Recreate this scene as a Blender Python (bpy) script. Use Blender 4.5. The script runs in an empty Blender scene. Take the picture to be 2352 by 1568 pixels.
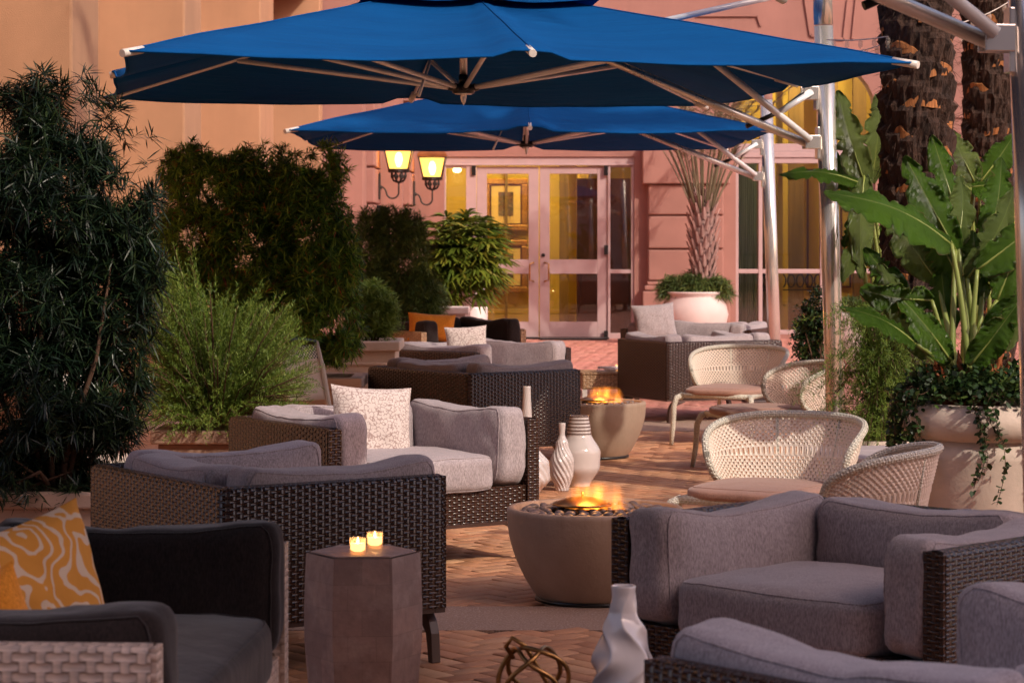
import bpy, math, random
import numpy as np
from mathutils import Vector, Matrix, noise, Euler
R = math.radians; PI = math.pi
random.seed(7); rng = np.random.default_rng(7)
sc = bpy.context.scene; col = sc.collection

# ------------------------------------------------------------------ camera
F = 5553.0; HZ = 555.0; CX = 1176.0; CH = 1.45          # focal length, horizon and centre of the photograph at 2352 px wide
cam_d = bpy.data.cameras.new("camera"); cam = bpy.data.objects.new("camera", cam_d); col.objects.link(cam)
cam.location = (0, 0, CH); cam.rotation_euler = (R(90), 0, 0)
cam_d.sensor_width = 36; cam_d.lens = 36*F/2352; cam_d.shift_y = -(784-HZ)/2352
cam_d.clip_end = 2000; cam_d.clip_start = 0.2
cam_d.dof.use_dof = True; cam_d.dof.focus_distance = 11.3; cam_d.dof.aperture_fstop = 9.0
sc.camera = cam

def W(px, py, d):                                        # a spot in the photograph at a known distance
    return Vector(((px-CX)*d/F, d, CH-(py-HZ)*d/F))
def Gd(py, z=0.0):                                       # distance of a point of height z seen at row py
    return (CH-z)*F/(py-HZ)

# ------------------------------------------------------------------ world, sun, exposure
SUN_AZ = Vector((0.68, -0.733)).normalized(); SUN_EL = R(37)
w = bpy.data.worlds.new("World"); sc.world = w; w.use_nodes = True
nt = w.node_tree; bg = nt.nodes['Background']
sky = nt.nodes.new('ShaderNodeTexSky'); sky.sky_type = 'NISHITA'; sky.sun_disc = False
sky.sun_elevation = SUN_EL; sky.sun_rotation = math.atan2(SUN_AZ.x, SUN_AZ.y)
sky.air_density = 1.0; sky.dust_density = 3.5; sky.ozone_density = 0.6
tint = nt.nodes.new('ShaderNodeMix'); tint.data_type = 'RGBA'; tint.blend_type = 'MULTIPLY'; tint.inputs[0].default_value = 1.0
tint.inputs[7].default_value = (1.0, 0.80, 0.80, 1)      # warm white balance of the photograph
nt.links.new(sky.outputs[0], tint.inputs[6]); nt.links.new(tint.outputs[2], bg.inputs[0])
bg.inputs[1].default_value = 0.14
sun_d = bpy.data.lights.new("sun", 'SUN'); sun_d.energy = 1.7; sun_d.angle = R(1.0); sun_d.color = (1.0, 0.90, 0.76)
sun = bpy.data.objects.new("sun", sun_d); col.objects.link(sun)
sv = Vector((SUN_AZ.x*math.cos(SUN_EL), SUN_AZ.y*math.cos(SUN_EL), math.sin(SUN_EL)))
sun.rotation_euler = sv.to_track_quat('Z', 'Y').to_euler(); sun.location = sv*30
sc.view_settings.view_transform = 'Standard'; sc.view_settings.look = 'None'
sc.view_settings.exposure = 0.8; sc.view_settings.gamma = 1.0
sc.cycles.max_bounces = 6; sc.cycles.transparent_max_bounces = 10; sc.cycles.volume_bounces = 0
sc.cycles.caustics_reflective = False; sc.cycles.caustics_refractive = False

# ------------------------------------------------------------------ object helpers
def thing(name, label, cat, loc=(0, 0, 0), rz=0, group=None):
    o = bpy.data.objects.new(name, None); col.objects.link(o); o.empty_display_size = .1
    o.location = loc; o.rotation_euler = (0, 0, rz); o['label'] = label; o['category'] = cat
    if group: o['group'] = group
    return o
def tag(o, label=None, cat=None, group=None, kind=None):
    if label: o['label'] = label
    if cat: o['category'] = cat
    if group: o['group'] = group
    if kind: o['kind'] = kind
    return o
def copy_tree(o, parent=None):
    c = o.copy(); col.objects.link(c); c.parent = parent
    for ch in list(o.children): copy_tree(ch, c)
    return c
def lamp(name, loc, energy, color, size=.05, parent=None):
    l = bpy.data.lights.new(name, 'POINT'); l.energy = energy; l.color = color; l.shadow_soft_size = size
    o = bpy.data.objects.new(name, l); col.objects.link(o); o.location = loc; o.parent = parent
    return o

class MB:
    def __init__(s): s.v = []; s.f = []; s.uv = []; s.sm = []; s.mi = []; s.cur = 0
    def face(s, idx, uv=None, smooth=False):
        s.f.append(tuple(idx)); s.uv.append(uv); s.sm.append(smooth); s.mi.append(s.cur)
    def pts(s, ps):
        b = len(s.v); s.v += [tuple(p) for p in ps]; return b
    def box(s, x0, x1, y0, y1, z0, z1, M=None):
        P = [(x, y, z) for z in (z0, z1) for y in (y0, y1) for x in (x0, x1)]
        if M is not None: P = [M @ Vector(p) for p in P]
        b = s.pts(P); dx, dy, dz = x1-x0, y1-y0, z1-z0
        def q(i, u0, u1, v0, v1): s.face([b+k for k in i], [(u0, v0), (u1, v0), (u1, v1), (u0, v1)])
        q((0, 1, 5, 4), x0, x1, z0, z1); q((3, 2, 6, 7), x0, x1, z0, z1)
        q((1, 3, 7, 5), y0, y1, z0, z1); q((2, 0, 4, 6), y0, y1, z0, z1)
        q((4, 5, 7, 6), x0, x1, y0, y1); q((2, 3, 1, 0), x0, x1, y0, y1)
        return s
    def tube(s, path, rad, n=8, caps=True, closed=False, smooth=True):
        path = [Vector(p) for p in path]; m = len(path)
        if not hasattr(rad, '__len__'): rad = [rad]*m
        rings = []; up = Vector((0, 0, 1)); L = 0
        prevn = None
        for i, p in enumerate(path):
            if closed: t = path[(i+1) % m]-path[i-1]
            else: t = path[min(i+1, m-1)]-path[max(i-1, 0)]
            t.normalize()
            if prevn is None:
                a = up if abs(t.z) < .9 else Vector((1, 0, 0))
                nn = (a-t*a.dot(t)).normalized()
            else: nn = (prevn-t*prevn.dot(t)).normalized()
            prevn = nn; bb = t.cross(nn)
            if i: L += (p-path[i-1]).length
            rings.append((s.pts([p+(nn*math.cos(2*PI*k/n)+bb*math.sin(2*PI*k/n))*rad[i] for k in range(n)]), L))
        cnt = m if closed else m-1
        for i in range(cnt):
            a, la = rings[i]; b, lb = rings[(i+1) % m]
            rr = rad[i]
            for k in range(n):
                k2 = (k+1) % n; u0 = 2*PI*rr*k/n; u1 = 2*PI*rr*(k+1)/n
                s.face([a+k, a+k2, b+k2, b+k], [(u0, la), (u1, la), (u1, lb), (u0, lb)], smooth)
        if caps and not closed:
            a, b = rings[0][0], rings[-1][0]
            s.face([a+k for k in range(n)][::-1]); s.face([b+k for k in range(n)])
        return s
    def lathe(s, prof, n=48, c=(0, 0), smooth=True, cap=True, rfun=None):
        b = []; L = 0
        for i, (r, z) in enumerate(prof):
            ring = []
            for k in range(n):
                a = 2*PI*k/n; rr = r if rfun is None else rfun(r, z, a)
                ring.append((c[0]+rr*math.cos(a), c[1]+rr*math.sin(a), z))
            b.append(s.pts(ring))
        for i in range(len(prof)-1):
            l = math.hypot(prof[i+1][0]-prof[i][0], prof[i+1][1]-prof[i][1])
            r0 = max(prof[i][0], .02)
            for k in range(n):
                k2 = (k+1) % n; u0 = 2*PI*r0*k/n; u1 = 2*PI*r0*(k+1)/n
                s.face([b[i]+k, b[i]+k2, b[i+1]+k2, b[i+1]+k], [(u0, L), (u1, L), (u1, L+l), (u0, L+l)], smooth)
            L += l
        if cap:
            s.face([b[0]+k for k in range(n)][::-1]); s.face([b[-1]+k for k in range(n)])
        return s
    def grid(s, P, nu, nv, smooth=True, uv=None, wrap=False):    # P[i*nv+j]
        b = s.pts(P)
        for i in range(nu if wrap else nu-1):
            for j in range(nv-1):
                i2 = (i+1) % nu
                idx = [i*nv+j, i2*nv+j, i2*nv+j+1, i*nv+j+1]
                s.face([b+k for k in idx], [uv[k] for k in idx] if uv else None, smooth)
        return s
    def build(s, name, mat, parent=None, bevel=0, solid=0, subsurf=0, seg=2):
        me = bpy.data.meshes.new(name); me.from_pydata(s.v, [], s.f)
        uvl = me.uv_layers.new(name='UVMap'); buf = np.zeros(len(me.loops)*2, dtype=np.float32); k = 0
        for f, u in zip(s.f, s.uv):
            if u is not None:
                for q in range(len(f)): buf[2*(k+q)] = u[q][0]; buf[2*(k+q)+1] = u[q][1]
            k += len(f)
        uvl.data.foreach_set('uv', buf)
        me.polygons.foreach_set('use_smooth', np.array(s.sm, dtype=bool))
        for mt in (mat if isinstance(mat, (list, tuple)) else [mat]): me.materials.append(mt)
        me.polygons.foreach_set('material_index', np.array(s.mi, dtype=np.int32)); me.update()
        o = bpy.data.objects.new(name, me); col.objects.link(o); o.parent = parent
        if solid: m = o.modifiers.new('solid', 'SOLIDIFY'); m.thickness = solid; m.offset = 0
        if bevel: m = o.modifiers.new('bevel', 'BEVEL'); m.width = bevel; m.segments = seg; m.limit_method = 'ANGLE'; m.angle_limit = R(40)
        if subsurf: m = o.modifiers.new('sub', 'SUBSURF'); m.levels = subsurf; m.render_levels = subsurf
        return o
def obj(name, mb, mat, parent=None, **k): return mb.build(name, mat, parent, **k)
def struct(name, mb, mat, **k): return tag(mb.build(name, mat, None, **k), kind='structure')
# ------------------------------------------------------------------ materials
def newmat(name):
    m = bpy.data.materials.new(name); m.use_nodes = True; n = m.node_tree
    return m, n, n.nodes['Principled BSDF']
def mth(n, op, a, b=None, c=None):
    x = n.nodes.new('ShaderNodeMath'); x.operation = op
    for i, v in enumerate((a, b, c)):
        if v is None: continue
        if isinstance(v, (int, float)): x.inputs[i].default_value = v
        else: n.links.new(v, x.inputs[i])
    return x.outputs[0]
def coord(n, which='Object'):
    return n.nodes.new('ShaderNodeTexCoord').outputs[which]
def noi(n, vec, scale, detail=4, rough=.55, stretch=None):
    if stretch:
        mp = n.nodes.new('ShaderNodeMapping'); mp.inputs['Scale'].default_value = stretch; n.links.new(vec, mp.inputs[0]); vec = mp.outputs[0]
    t = n.nodes.new('ShaderNodeTexNoise'); t.inputs['Scale'].default_value = scale; t.inputs['Detail'].default_value = detail
    t.inputs['Roughness'].default_value = rough; n.links.new(vec, t.inputs['Vector']); return t.outputs[0]
def ramp(n, fac, stops, interp='LINEAR'):
    r = n.nodes.new('ShaderNodeValToRGB'); r.color_ramp.interpolation = interp; e = r.color_ramp.elements
    while len(e) < len(stops): e.new(.5)
    for k, (p, c) in enumerate(stops):
        e[k].position = p; e[k].color = (c[0], c[1], c[2], 1) if hasattr(c, '__len__') else (c, c, c, 1)
    n.links.new(fac, r.inputs[0]); return r.outputs[0]
def mixc(n, fac, a, b, mode='MIX'):
    x = n.nodes.new('ShaderNodeMix'); x.data_type = 'RGBA'; x.blend_type = mode
    for i, v in ((0, fac), (6, a), (7, b)):
        if isinstance(v, (int, float)): x.inputs[i].default_value = v
        elif isinstance(v, tuple): x.inputs[i].default_value = (*v[:3], 1)
        else: n.links.new(v, x.inputs[i])
    return x.outputs[2]
def bump(n, p, h, dist, strength=1.0, prev=None):
    b = n.nodes.new('ShaderNodeBump'); b.inputs['Distance'].default_value = dist; b.inputs['Strength'].default_value = strength
    n.links.new(h, b.inputs['Height'])
    if prev is not None: n.links.new(prev, b.inputs['Normal'])
    if p is not None: n.links.new(b.outputs[0], p.inputs['Normal'])
    return b.outputs[0]
def simple(name, c, rough=.6, metal=0, var=.12, vs=6, bd=0, bs=40, spec=.5, stretch=None, coat=0):
    m, n, p = newmat(name); co = coord(n)
    nn = noi(n, co, vs, 5, .6, stretch)
    lo = tuple(x*(1-var) for x in c); hi = tuple(min(1, x*(1+var)) for x in c)
    n.links.new(ramp(n, nn, [(.3, lo), (.7, hi)]), p.inputs['Base Color'])
    p.inputs['Roughness'].default_value = rough; p.inputs['Metallic'].default_value = metal
    p.inputs['Specular IOR Level'].default_value = spec; p.inputs['Coat Weight'].default_value = coat
    if bd: bump(n, p, noi(n, co, bs, 6, .6, stretch), bd)
    return m
def wicker(name, c, dark, pitch=.0118, stake=.0255, rough=.28):
    m, n, p = newmat(name); uv = n.nodes.new('ShaderNodeUVMap').outputs[0]
    s = n.nodes.new('ShaderNodeSeparateXYZ'); n.links.new(uv, s.inputs[0])
    jit = noi(n, uv, 6, 2)
    v = mth(n, 'ADD', s.outputs[1], mth(n, 'MULTIPLY', jit, .010))
    r = mth(n, 'DIVIDE', v, pitch); fl = mth(n, 'FLOOR', r); t = mth(n, 'FRACT', r)
    a = mth(n, 'SUBTRACT', mth(n, 'MULTIPLY', t, 2), 1)
    prof = mth(n, 'SQRT', mth(n, 'MAXIMUM', mth(n, 'SUBTRACT', 1, mth(n, 'MULTIPLY', a, a)), 0))
    ph = mth(n, 'ADD', mth(n, 'MULTIPLY', mth(n, 'DIVIDE', s.outputs[0], stake), PI), mth(n, 'MULTIPLY', fl, PI))
    ov = mth(n, 'MULTIPLY_ADD', mth(n, 'SINE', ph), .5, .5)
    strand = mth(n, 'MULTIPLY', prof, mth(n, 'MULTIPLY_ADD', ov, .8, .2))
    # upright stakes that show where the strand dips under
    sx = mth(n, 'FRACT', mth(n, 'ADD', mth(n, 'DIVIDE', s.outputs[0], stake), .0))
    sa = mth(n, 'MULTIPLY', mth(n, 'SUBTRACT', sx, .5), 3.2)
    st = mth(n, 'MULTIPLY', mth(n, 'SQRT', mth(n, 'MAXIMUM', mth(n, 'SUBTRACT', 1, mth(n, 'MULTIPLY', sa, sa)), 0)), .62)
    h = mth(n, 'MAXIMUM', strand, st)
    isl = noi(n, uv, 30, 3, .7, (.35, 2.4, 1))
    base = mixc(n, isl, tuple(x*.45 for x in c), tuple(min(1, x*1.55) for x in c))
    n.links.new(mixc(n, ramp(n, h, [(.12, 0.0), (.5, 1.0)]), dark, base), p.inputs['Base Color'])
    p.inputs['Roughness'].default_value = rough; p.inputs['Specular IOR Level'].default_value = .6
    bump(n, p, h, .007)
    return m
def fabric(name, c, c2=None, var=.08, scale=300, rough=.9, wrink=.009, sheen=.25):
    m, n, p = newmat(name); co = coord(n)
    c2 = c2 or tuple(x*1.35 for x in c)
    yarn = noi(n, co, scale, 2, .7, (1, 1, .22)); slub = noi(n, co, 38, 4, .7, (1, 1, .12)); big = noi(n, co, 3, 3)
    cc = mixc(n, ramp(n, yarn, [(.38, 0.0), (.62, 1.0)]), tuple(x*.66 for x in c), c2)
    cc = mixc(n, mth(n, 'MULTIPLY', ramp(n, slub, [(.45, 0.0), (.7, 1.0)]), .45), cc, tuple(x*.8 for x in c))
    cc = mixc(n, mth(n, 'MULTIPLY', big, var*2), cc, tuple(x*.75 for x in c))
    n.links.new(cc, p.inputs['Base Color'])
    p.inputs['Roughness'].default_value = rough; p.inputs['Sheen Weight'].default_value = sheen; p.inputs['Sheen Roughness'].default_value = .5
    p.inputs['Specular IOR Level'].default_value = .2
    b1 = bump(n, None, noi(n, co, 5.5, 3, .5, (1.5, 1.5, .55)), wrink, 1.0)
    bump(n, p, yarn, .0006, .8, b1)
    return m
def foliage(name, stops, rough=.45, trans=.22, pat=2.2):
    m, n, p = newmat(name); g = n.nodes.new('ShaderNodeNewGeometry')
    rnd = g.outputs['Random Per Island']; big = noi(n, coord(n), pat, 2)
    f = mth(n, 'ADD', mth(n, 'MULTIPLY', rnd, .5), mth(n, 'MULTIPLY', big, .55))
    c = ramp(n, f, stops); n.links.new(c, p.inputs['Base Color'])
    p.inputs['Roughness'].default_value = rough; p.inputs['Specular IOR Level'].default_value = .35
    tr = n.nodes.new('ShaderNodeBsdfTranslucent'); n.links.new(mixc(n, .5, c, (.25, .35, .03), 'ADD') if trans > .3 else c, tr.inputs[0])
    mx = n.nodes.new('ShaderNodeMixShader'); mx.inputs[0].default_value = trans
    n.links.new(p.outputs[0], mx.inputs[1]); n.links.new(tr.outputs[0], mx.inputs[2])
    n.links.new(mx.outputs[0], n.nodes['Material Output'].inputs[0]); return m
def glassy(name, tintc, gloss=.12, rough=.02):
    m = bpy.data.materials.new(name); m.use_nodes = True; n = m.node_tree; n.nodes.clear()
    out = n.nodes.new('ShaderNodeOutputMaterial'); t = n.nodes.new('ShaderNodeBsdfTransparent'); t.inputs[0].default_value = (*tintc, 1)
    g = n.nodes.new('ShaderNodeBsdfGlossy'); g.inputs['Roughness'].default_value = rough
    fr = n.nodes.new('ShaderNodeFresnel'); fr.inputs[0].default_value = 1.45
    mx = n.nodes.new('ShaderNodeMixShader'); n.links.new(mth(n, 'ADD', fr.outputs[0], gloss), mx.inputs[0])
    n.links.new(t.outputs[0], mx.inputs[1]); n.links.new(g.outputs[0], mx.inputs[2]); n.links.new(mx.outputs[0], out.inputs[0]); return m
def emit(name, c, s):
    m = bpy.data.materials.new(name); m.use_nodes = True; n = m.node_tree; n.nodes.clear()
    out = n.nodes.new('ShaderNodeOutputMaterial'); e = n.nodes.new('ShaderNodeEmission'); e.inputs[0].default_value = (*c, 1); e.inputs[1].default_value = s
    n.links.new(e.outputs[0], out.inputs[0]); return m

def brick_mat():
    m, n, p = newmat('clay_brick'); g = n.nodes.new('ShaderNodeNewGeometry'); co = coord(n)
    rnd = g.outputs['Random Per Island']
    near = ramp(n, rnd, [(0, (.47, .20, .095)), (.25, (.56, .26, .13)), (.5, (.60, .31, .16)), (.75, (.52, .225, .11)), (1, (.64, .36, .20))])
    far = ramp(n, rnd, [(0, (.48, .18, .15)), (.4, (.58, .25, .20)), (.75, (.53, .21, .17)), (1, (.64, .31, .25))])
    s = n.nodes.new('ShaderNodeSeparateXYZ'); n.links.new(co, s.inputs[0])
    f = mth(n, 'GREATER_THAN', s.outputs[1], 19.2)
    c = mixc(n, f, near, far)
    c = mixc(n, mth(n, 'MULTIPLY', ramp(n, noi(n, co, 1.6, 5, .6), [(.42, 0.0), (.72, 1.0)]), .55), c, (.30, .16, .10))
    c = mixc(n, mth(n, 'MULTIPLY', ramp(n, noi(n, co, 60, 4, .7), [(.5, 0.0), (.8, 1.0)]), .4), c, (.66, .42, .28))
    n.links.new(c, p.inputs['Base Color']); p.inputs['Roughness'].default_value = .62
    bump(n, p, noi(n, co, 90, 5, .7), .0025); return m
def aggregate_mat():
    m, n, p = newmat('exposed_aggregate'); co = coord(n)
    v = n.nodes.new('ShaderNodeTexVoronoi'); v.inputs['Scale'].default_value = 85; n.links.new(co, v.inputs[0])
    c = ramp(n, v.outputs['Distance'], [(.15, (.60, .42, .31)), (.3, (.30, .185, .135))])
    c = mixc(n, ramp(n, noi(n, co, 130, 2), [(.55, 0.0), (.7, 1.0)]), c, (.62, .52, .44))
    c = mixc(n, mth(n, 'MULTIPLY', noi(n, co, 2, 4), .6), c, (.34, .24, .19))
    n.links.new(c, p.inputs['Base Color']); p.inputs['Roughness'].default_value = .75
    bump(n, p, v.outputs['Distance'], .003); return m
def stucco(name, c, var=.1):
    m, n, p = newmat(name); co = coord(n)
    a = noi(n, co, 1.1, 5, .6); st = noi(n, co, 2.0, 4, .65, (1, 1, .12))
    cc = ramp(n, a, [(.3, tuple(x*(1-var) for x in c)), (.7, tuple(min(1, x*(1+var*.6)) for x in c))])
    cc = mixc(n, mth(n, 'MULTIPLY', ramp(n, st, [(.5, 0.0), (.8, 1.0)]), .42), cc, tuple(x*.62 for x in c))
    n.links.new(cc, p.inputs['Base Color']); p.inputs['Roughness'].default_value = .85
    bump(n, p, noi(n, co, 120, 4, .6), .002); return m
def steel(name, c=(.86, .84, .81), rough=.3):
    m, n, p = newmat(name); co = coord(n)
    n.links.new(ramp(n, noi(n, co, 9, 4, .6), [(.3, tuple(x*.85 for x in c)), (.7, c)]), p.inputs['Base Color'])
    p.inputs['Metallic'].default_value = 1
    n.links.new(ramp(n, noi(n, co, 14, 5, .6, (1, 1, .3)), [(.3, rough*.7), (.75, rough*1.4)]), p.inputs['Roughness'])
    return m
def canopy_mat():
    m, n, p = newmat('blue_canvas'); co = coord(n)
    a = noi(n, co, 2.0, 4, .6, (.6, 2.2, 1)); c = ramp(n, a, [(.3, (.004, .080, .28)), (.7, (.005, .105, .35))])
    n.links.new(c, p.inputs['Base Color']); p.inputs['Roughness'].default_value = .8; p.inputs['Specular IOR Level'].default_value = .06
    wr = noi(n, co, 5, 5, .62, (.5, 3.5, 1)); b = bump(n, None, wr, .012); bump(n, p, noi(n, co, 900, 2), .0004, .5, b)
    tr = n.nodes.new('ShaderNodeBsdfTranslucent'); tr.inputs[0].default_value = (.0, .035, .26, 1); n.links.new(b, tr.inputs['Normal'])
    mx = n.nodes.new('ShaderNodeMixShader'); mx.inputs[0].default_value = .2
    n.links.new(p.outputs[0], mx.inputs[1]); n.links.new(tr.outputs[0], mx.inputs[2]); n.links.new(mx.outputs[0], n.nodes['Material Output'].inputs[0])
    return m
def worm_mat(name, bgc, fg, scale=34, w=.045, soft=.02):            # coral / ikat prints
    m, n, p = newmat(name); co = coord(n)
    v = n.nodes.new('ShaderNodeTexVoronoi'); v.feature = 'DISTANCE_TO_EDGE'; v.inputs['Scale'].default_value = scale; n.links.new(co, v.inputs[0])
    cut = noi(n, co, scale*1.1, 1)
    line = mth(n, 'MULTIPLY', ramp(n, v.outputs['Distance'], [(w, 1.0), (w+soft*3, 0.0)]), ramp(n, cut, [(.40, 0.0), (.46, 1.0)]))
    n.links.new(mixc(n, line, bgc, fg), p.inputs['Base Color']); p.inputs['Roughness'].default_value = .85
    bump(n, p, noi(n, co, 500, 2), .0006); return m
def ikat_mat():
    m, n, p = newmat('ikat_print'); co = coord(n)
    nz = n.nodes.new('ShaderNodeTexNoise'); nz.inputs['Scale'].default_value = 6.5; nz.inputs['Detail'].default_value = 2; n.links.new(co, nz.inputs[0])
    s = n.nodes.new('ShaderNodeSeparateXYZ'); n.links.new(co, s.inputs[0])
    ax = mth(n, 'ABSOLUTE', s.outputs[0])
    ph = mth(n, 'ADD', mth(n, 'MULTIPLY', ax, 110), mth(n, 'MULTIPLY', nz.outputs[0], 48))
    ph = mth(n, 'ADD', ph, mth(n, 'MULTIPLY', mth(n, 'SINE', mth(n, 'MULTIPLY', s.outputs[2], 22)), 2.4))
    f = mth(n, 'SINE', ph)
    n.links.new(mixc(n, ramp(n, f, [(.50, 0.0), (.62, 1.0)]), (.70, .30, .045), (.72, .55, .42)), p.inputs['Base Color'])
    p.inputs['Roughness'].default_value = .85; bump(n, p, noi(n, co, 6, 3), .01); return m
def stone_tile_mat():
    m, n, p = newmat('fossil_stone'); co = coord(n); uv = n.nodes.new('ShaderNodeUVMap').outputs[0]
    b = n.nodes.new('ShaderNodeTexBrick'); b.inputs['Scale'].default_value = 1; b.inputs['Brick Width'].default_value = .085; b.inputs['Row Height'].default_value = .075
    b.inputs['Mortar Size'].default_value = .0006; b.inputs['Color1'].default_value = (.46, .30, .25, 1); b.inputs['Color2'].default_value = (.33, .22, .19, 1); b.inputs['Mortar'].default_value = (.21, .14, .12, 1)
    n.links.new(uv, b.inputs[0])
    c = mixc(n, mth(n, 'MULTIPLY', ramp(n, noi(n, co, 18, 6, .7), [(.42, 0.0), (.7, 1.0)]), .7), b.outputs[0], (.24, .16, .15))
    c = mixc(n, mth(n, 'MULTIPLY', ramp(n, noi(n, co, 8, 5, .7), [(.5, 0.0), (.75, 1.0)]), .6), c, (.60, .46, .40))
    n.links.new(c, p.inputs['Base Color']); p.inputs['Roughness'].default_value = .5; bump(n, p, noi(n, co, 40, 5, .7), .002); return m
def conc_mat():
    m, n, p = newmat('cast_concrete'); co = coord(n)
    c = ramp(n, noi(n, co, 4, 6, .65), [(.3, (.35, .245, .175)), (.7, (.44, .32, .24))])
    s = n.nodes.new('ShaderNodeSeparateXYZ'); n.links.new(co, s.inputs[0])
    drip = mth(n, 'MULTIPLY', ramp(n, noi(n, co, 26, 3, .6, (1, 1, .06)), [(.52, 0.0), (.72, 1.0)]), ramp(n, s.outputs[2], [(.27, 0.0), (.36, .55)]))
    n.links.new(mixc(n, drip, c, (.24, .15, .10)), p.inputs['Base Color']); p.inputs['Roughness'].default_value = .6
    bump(n, p, noi(n, co, 60, 5), .0015); return m
def banana_mat(name, a, b):
    m, n, p = newmat(name); uv = n.nodes.new('ShaderNodeUVMap').outputs[0]; s = n.nodes.new('ShaderNodeSeparateXYZ'); n.links.new(uv, s.inputs[0])
    vein = mth(n, 'SINE', mth(n, 'MULTIPLY', mth(n, 'SUBTRACT', s.outputs[1], mth(n, 'MULTIPLY', mth(n, 'ABSOLUTE', s.outputs[0]), .45)), 420))
    big = noi(n, coord(n), 3, 4)
    c = mixc(n, big, a, b); c = mixc(n, mth(n, 'MULTIPLY', ramp(n, vein, [(.5, 0.0), (.9, 1.0)]), .42), c, tuple(x*1.6 for x in b))
    rib = mth(n, 'LESS_THAN', mth(n, 'ABSOLUTE', s.outputs[0]), .035); c = mixc(n, rib, c, (.30, .42, .10))
    edge = mth(n, 'MULTIPLY', mth(n, 'GREATER_THAN', mth(n, 'ABSOLUTE', s.outputs[0]), .97), ramp(n, noi(n, coord(n), 9, 3), [(.45, 0.0), (.6, .9)]))
    c = mixc(n, edge, c, (.35, .20, .08))
    n.links.new(c, p.inputs['Base Color']); p.inputs['Roughness'].default_value = .33; p.inputs['Specular IOR Level'].default_value = .5
    bump(n, p, vein, .0022)
    tr = n.nodes.new('ShaderNodeBsdfTranslucent'); n.links.new(mixc(n, 1.0, c, (1.6, 1.6, .6), 'MULTIPLY'), tr.inputs[0])
    mx = n.nodes.new('ShaderNodeMixShader'); mx.inputs[0].default_value = .33
    n.links.new(p.outputs[0], mx.inputs[1]); n.links.new(tr.outputs[0], mx.inputs[2]); n.links.new(mx.outputs[0], n.nodes['Material Output'].inputs[0]); return m

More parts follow.
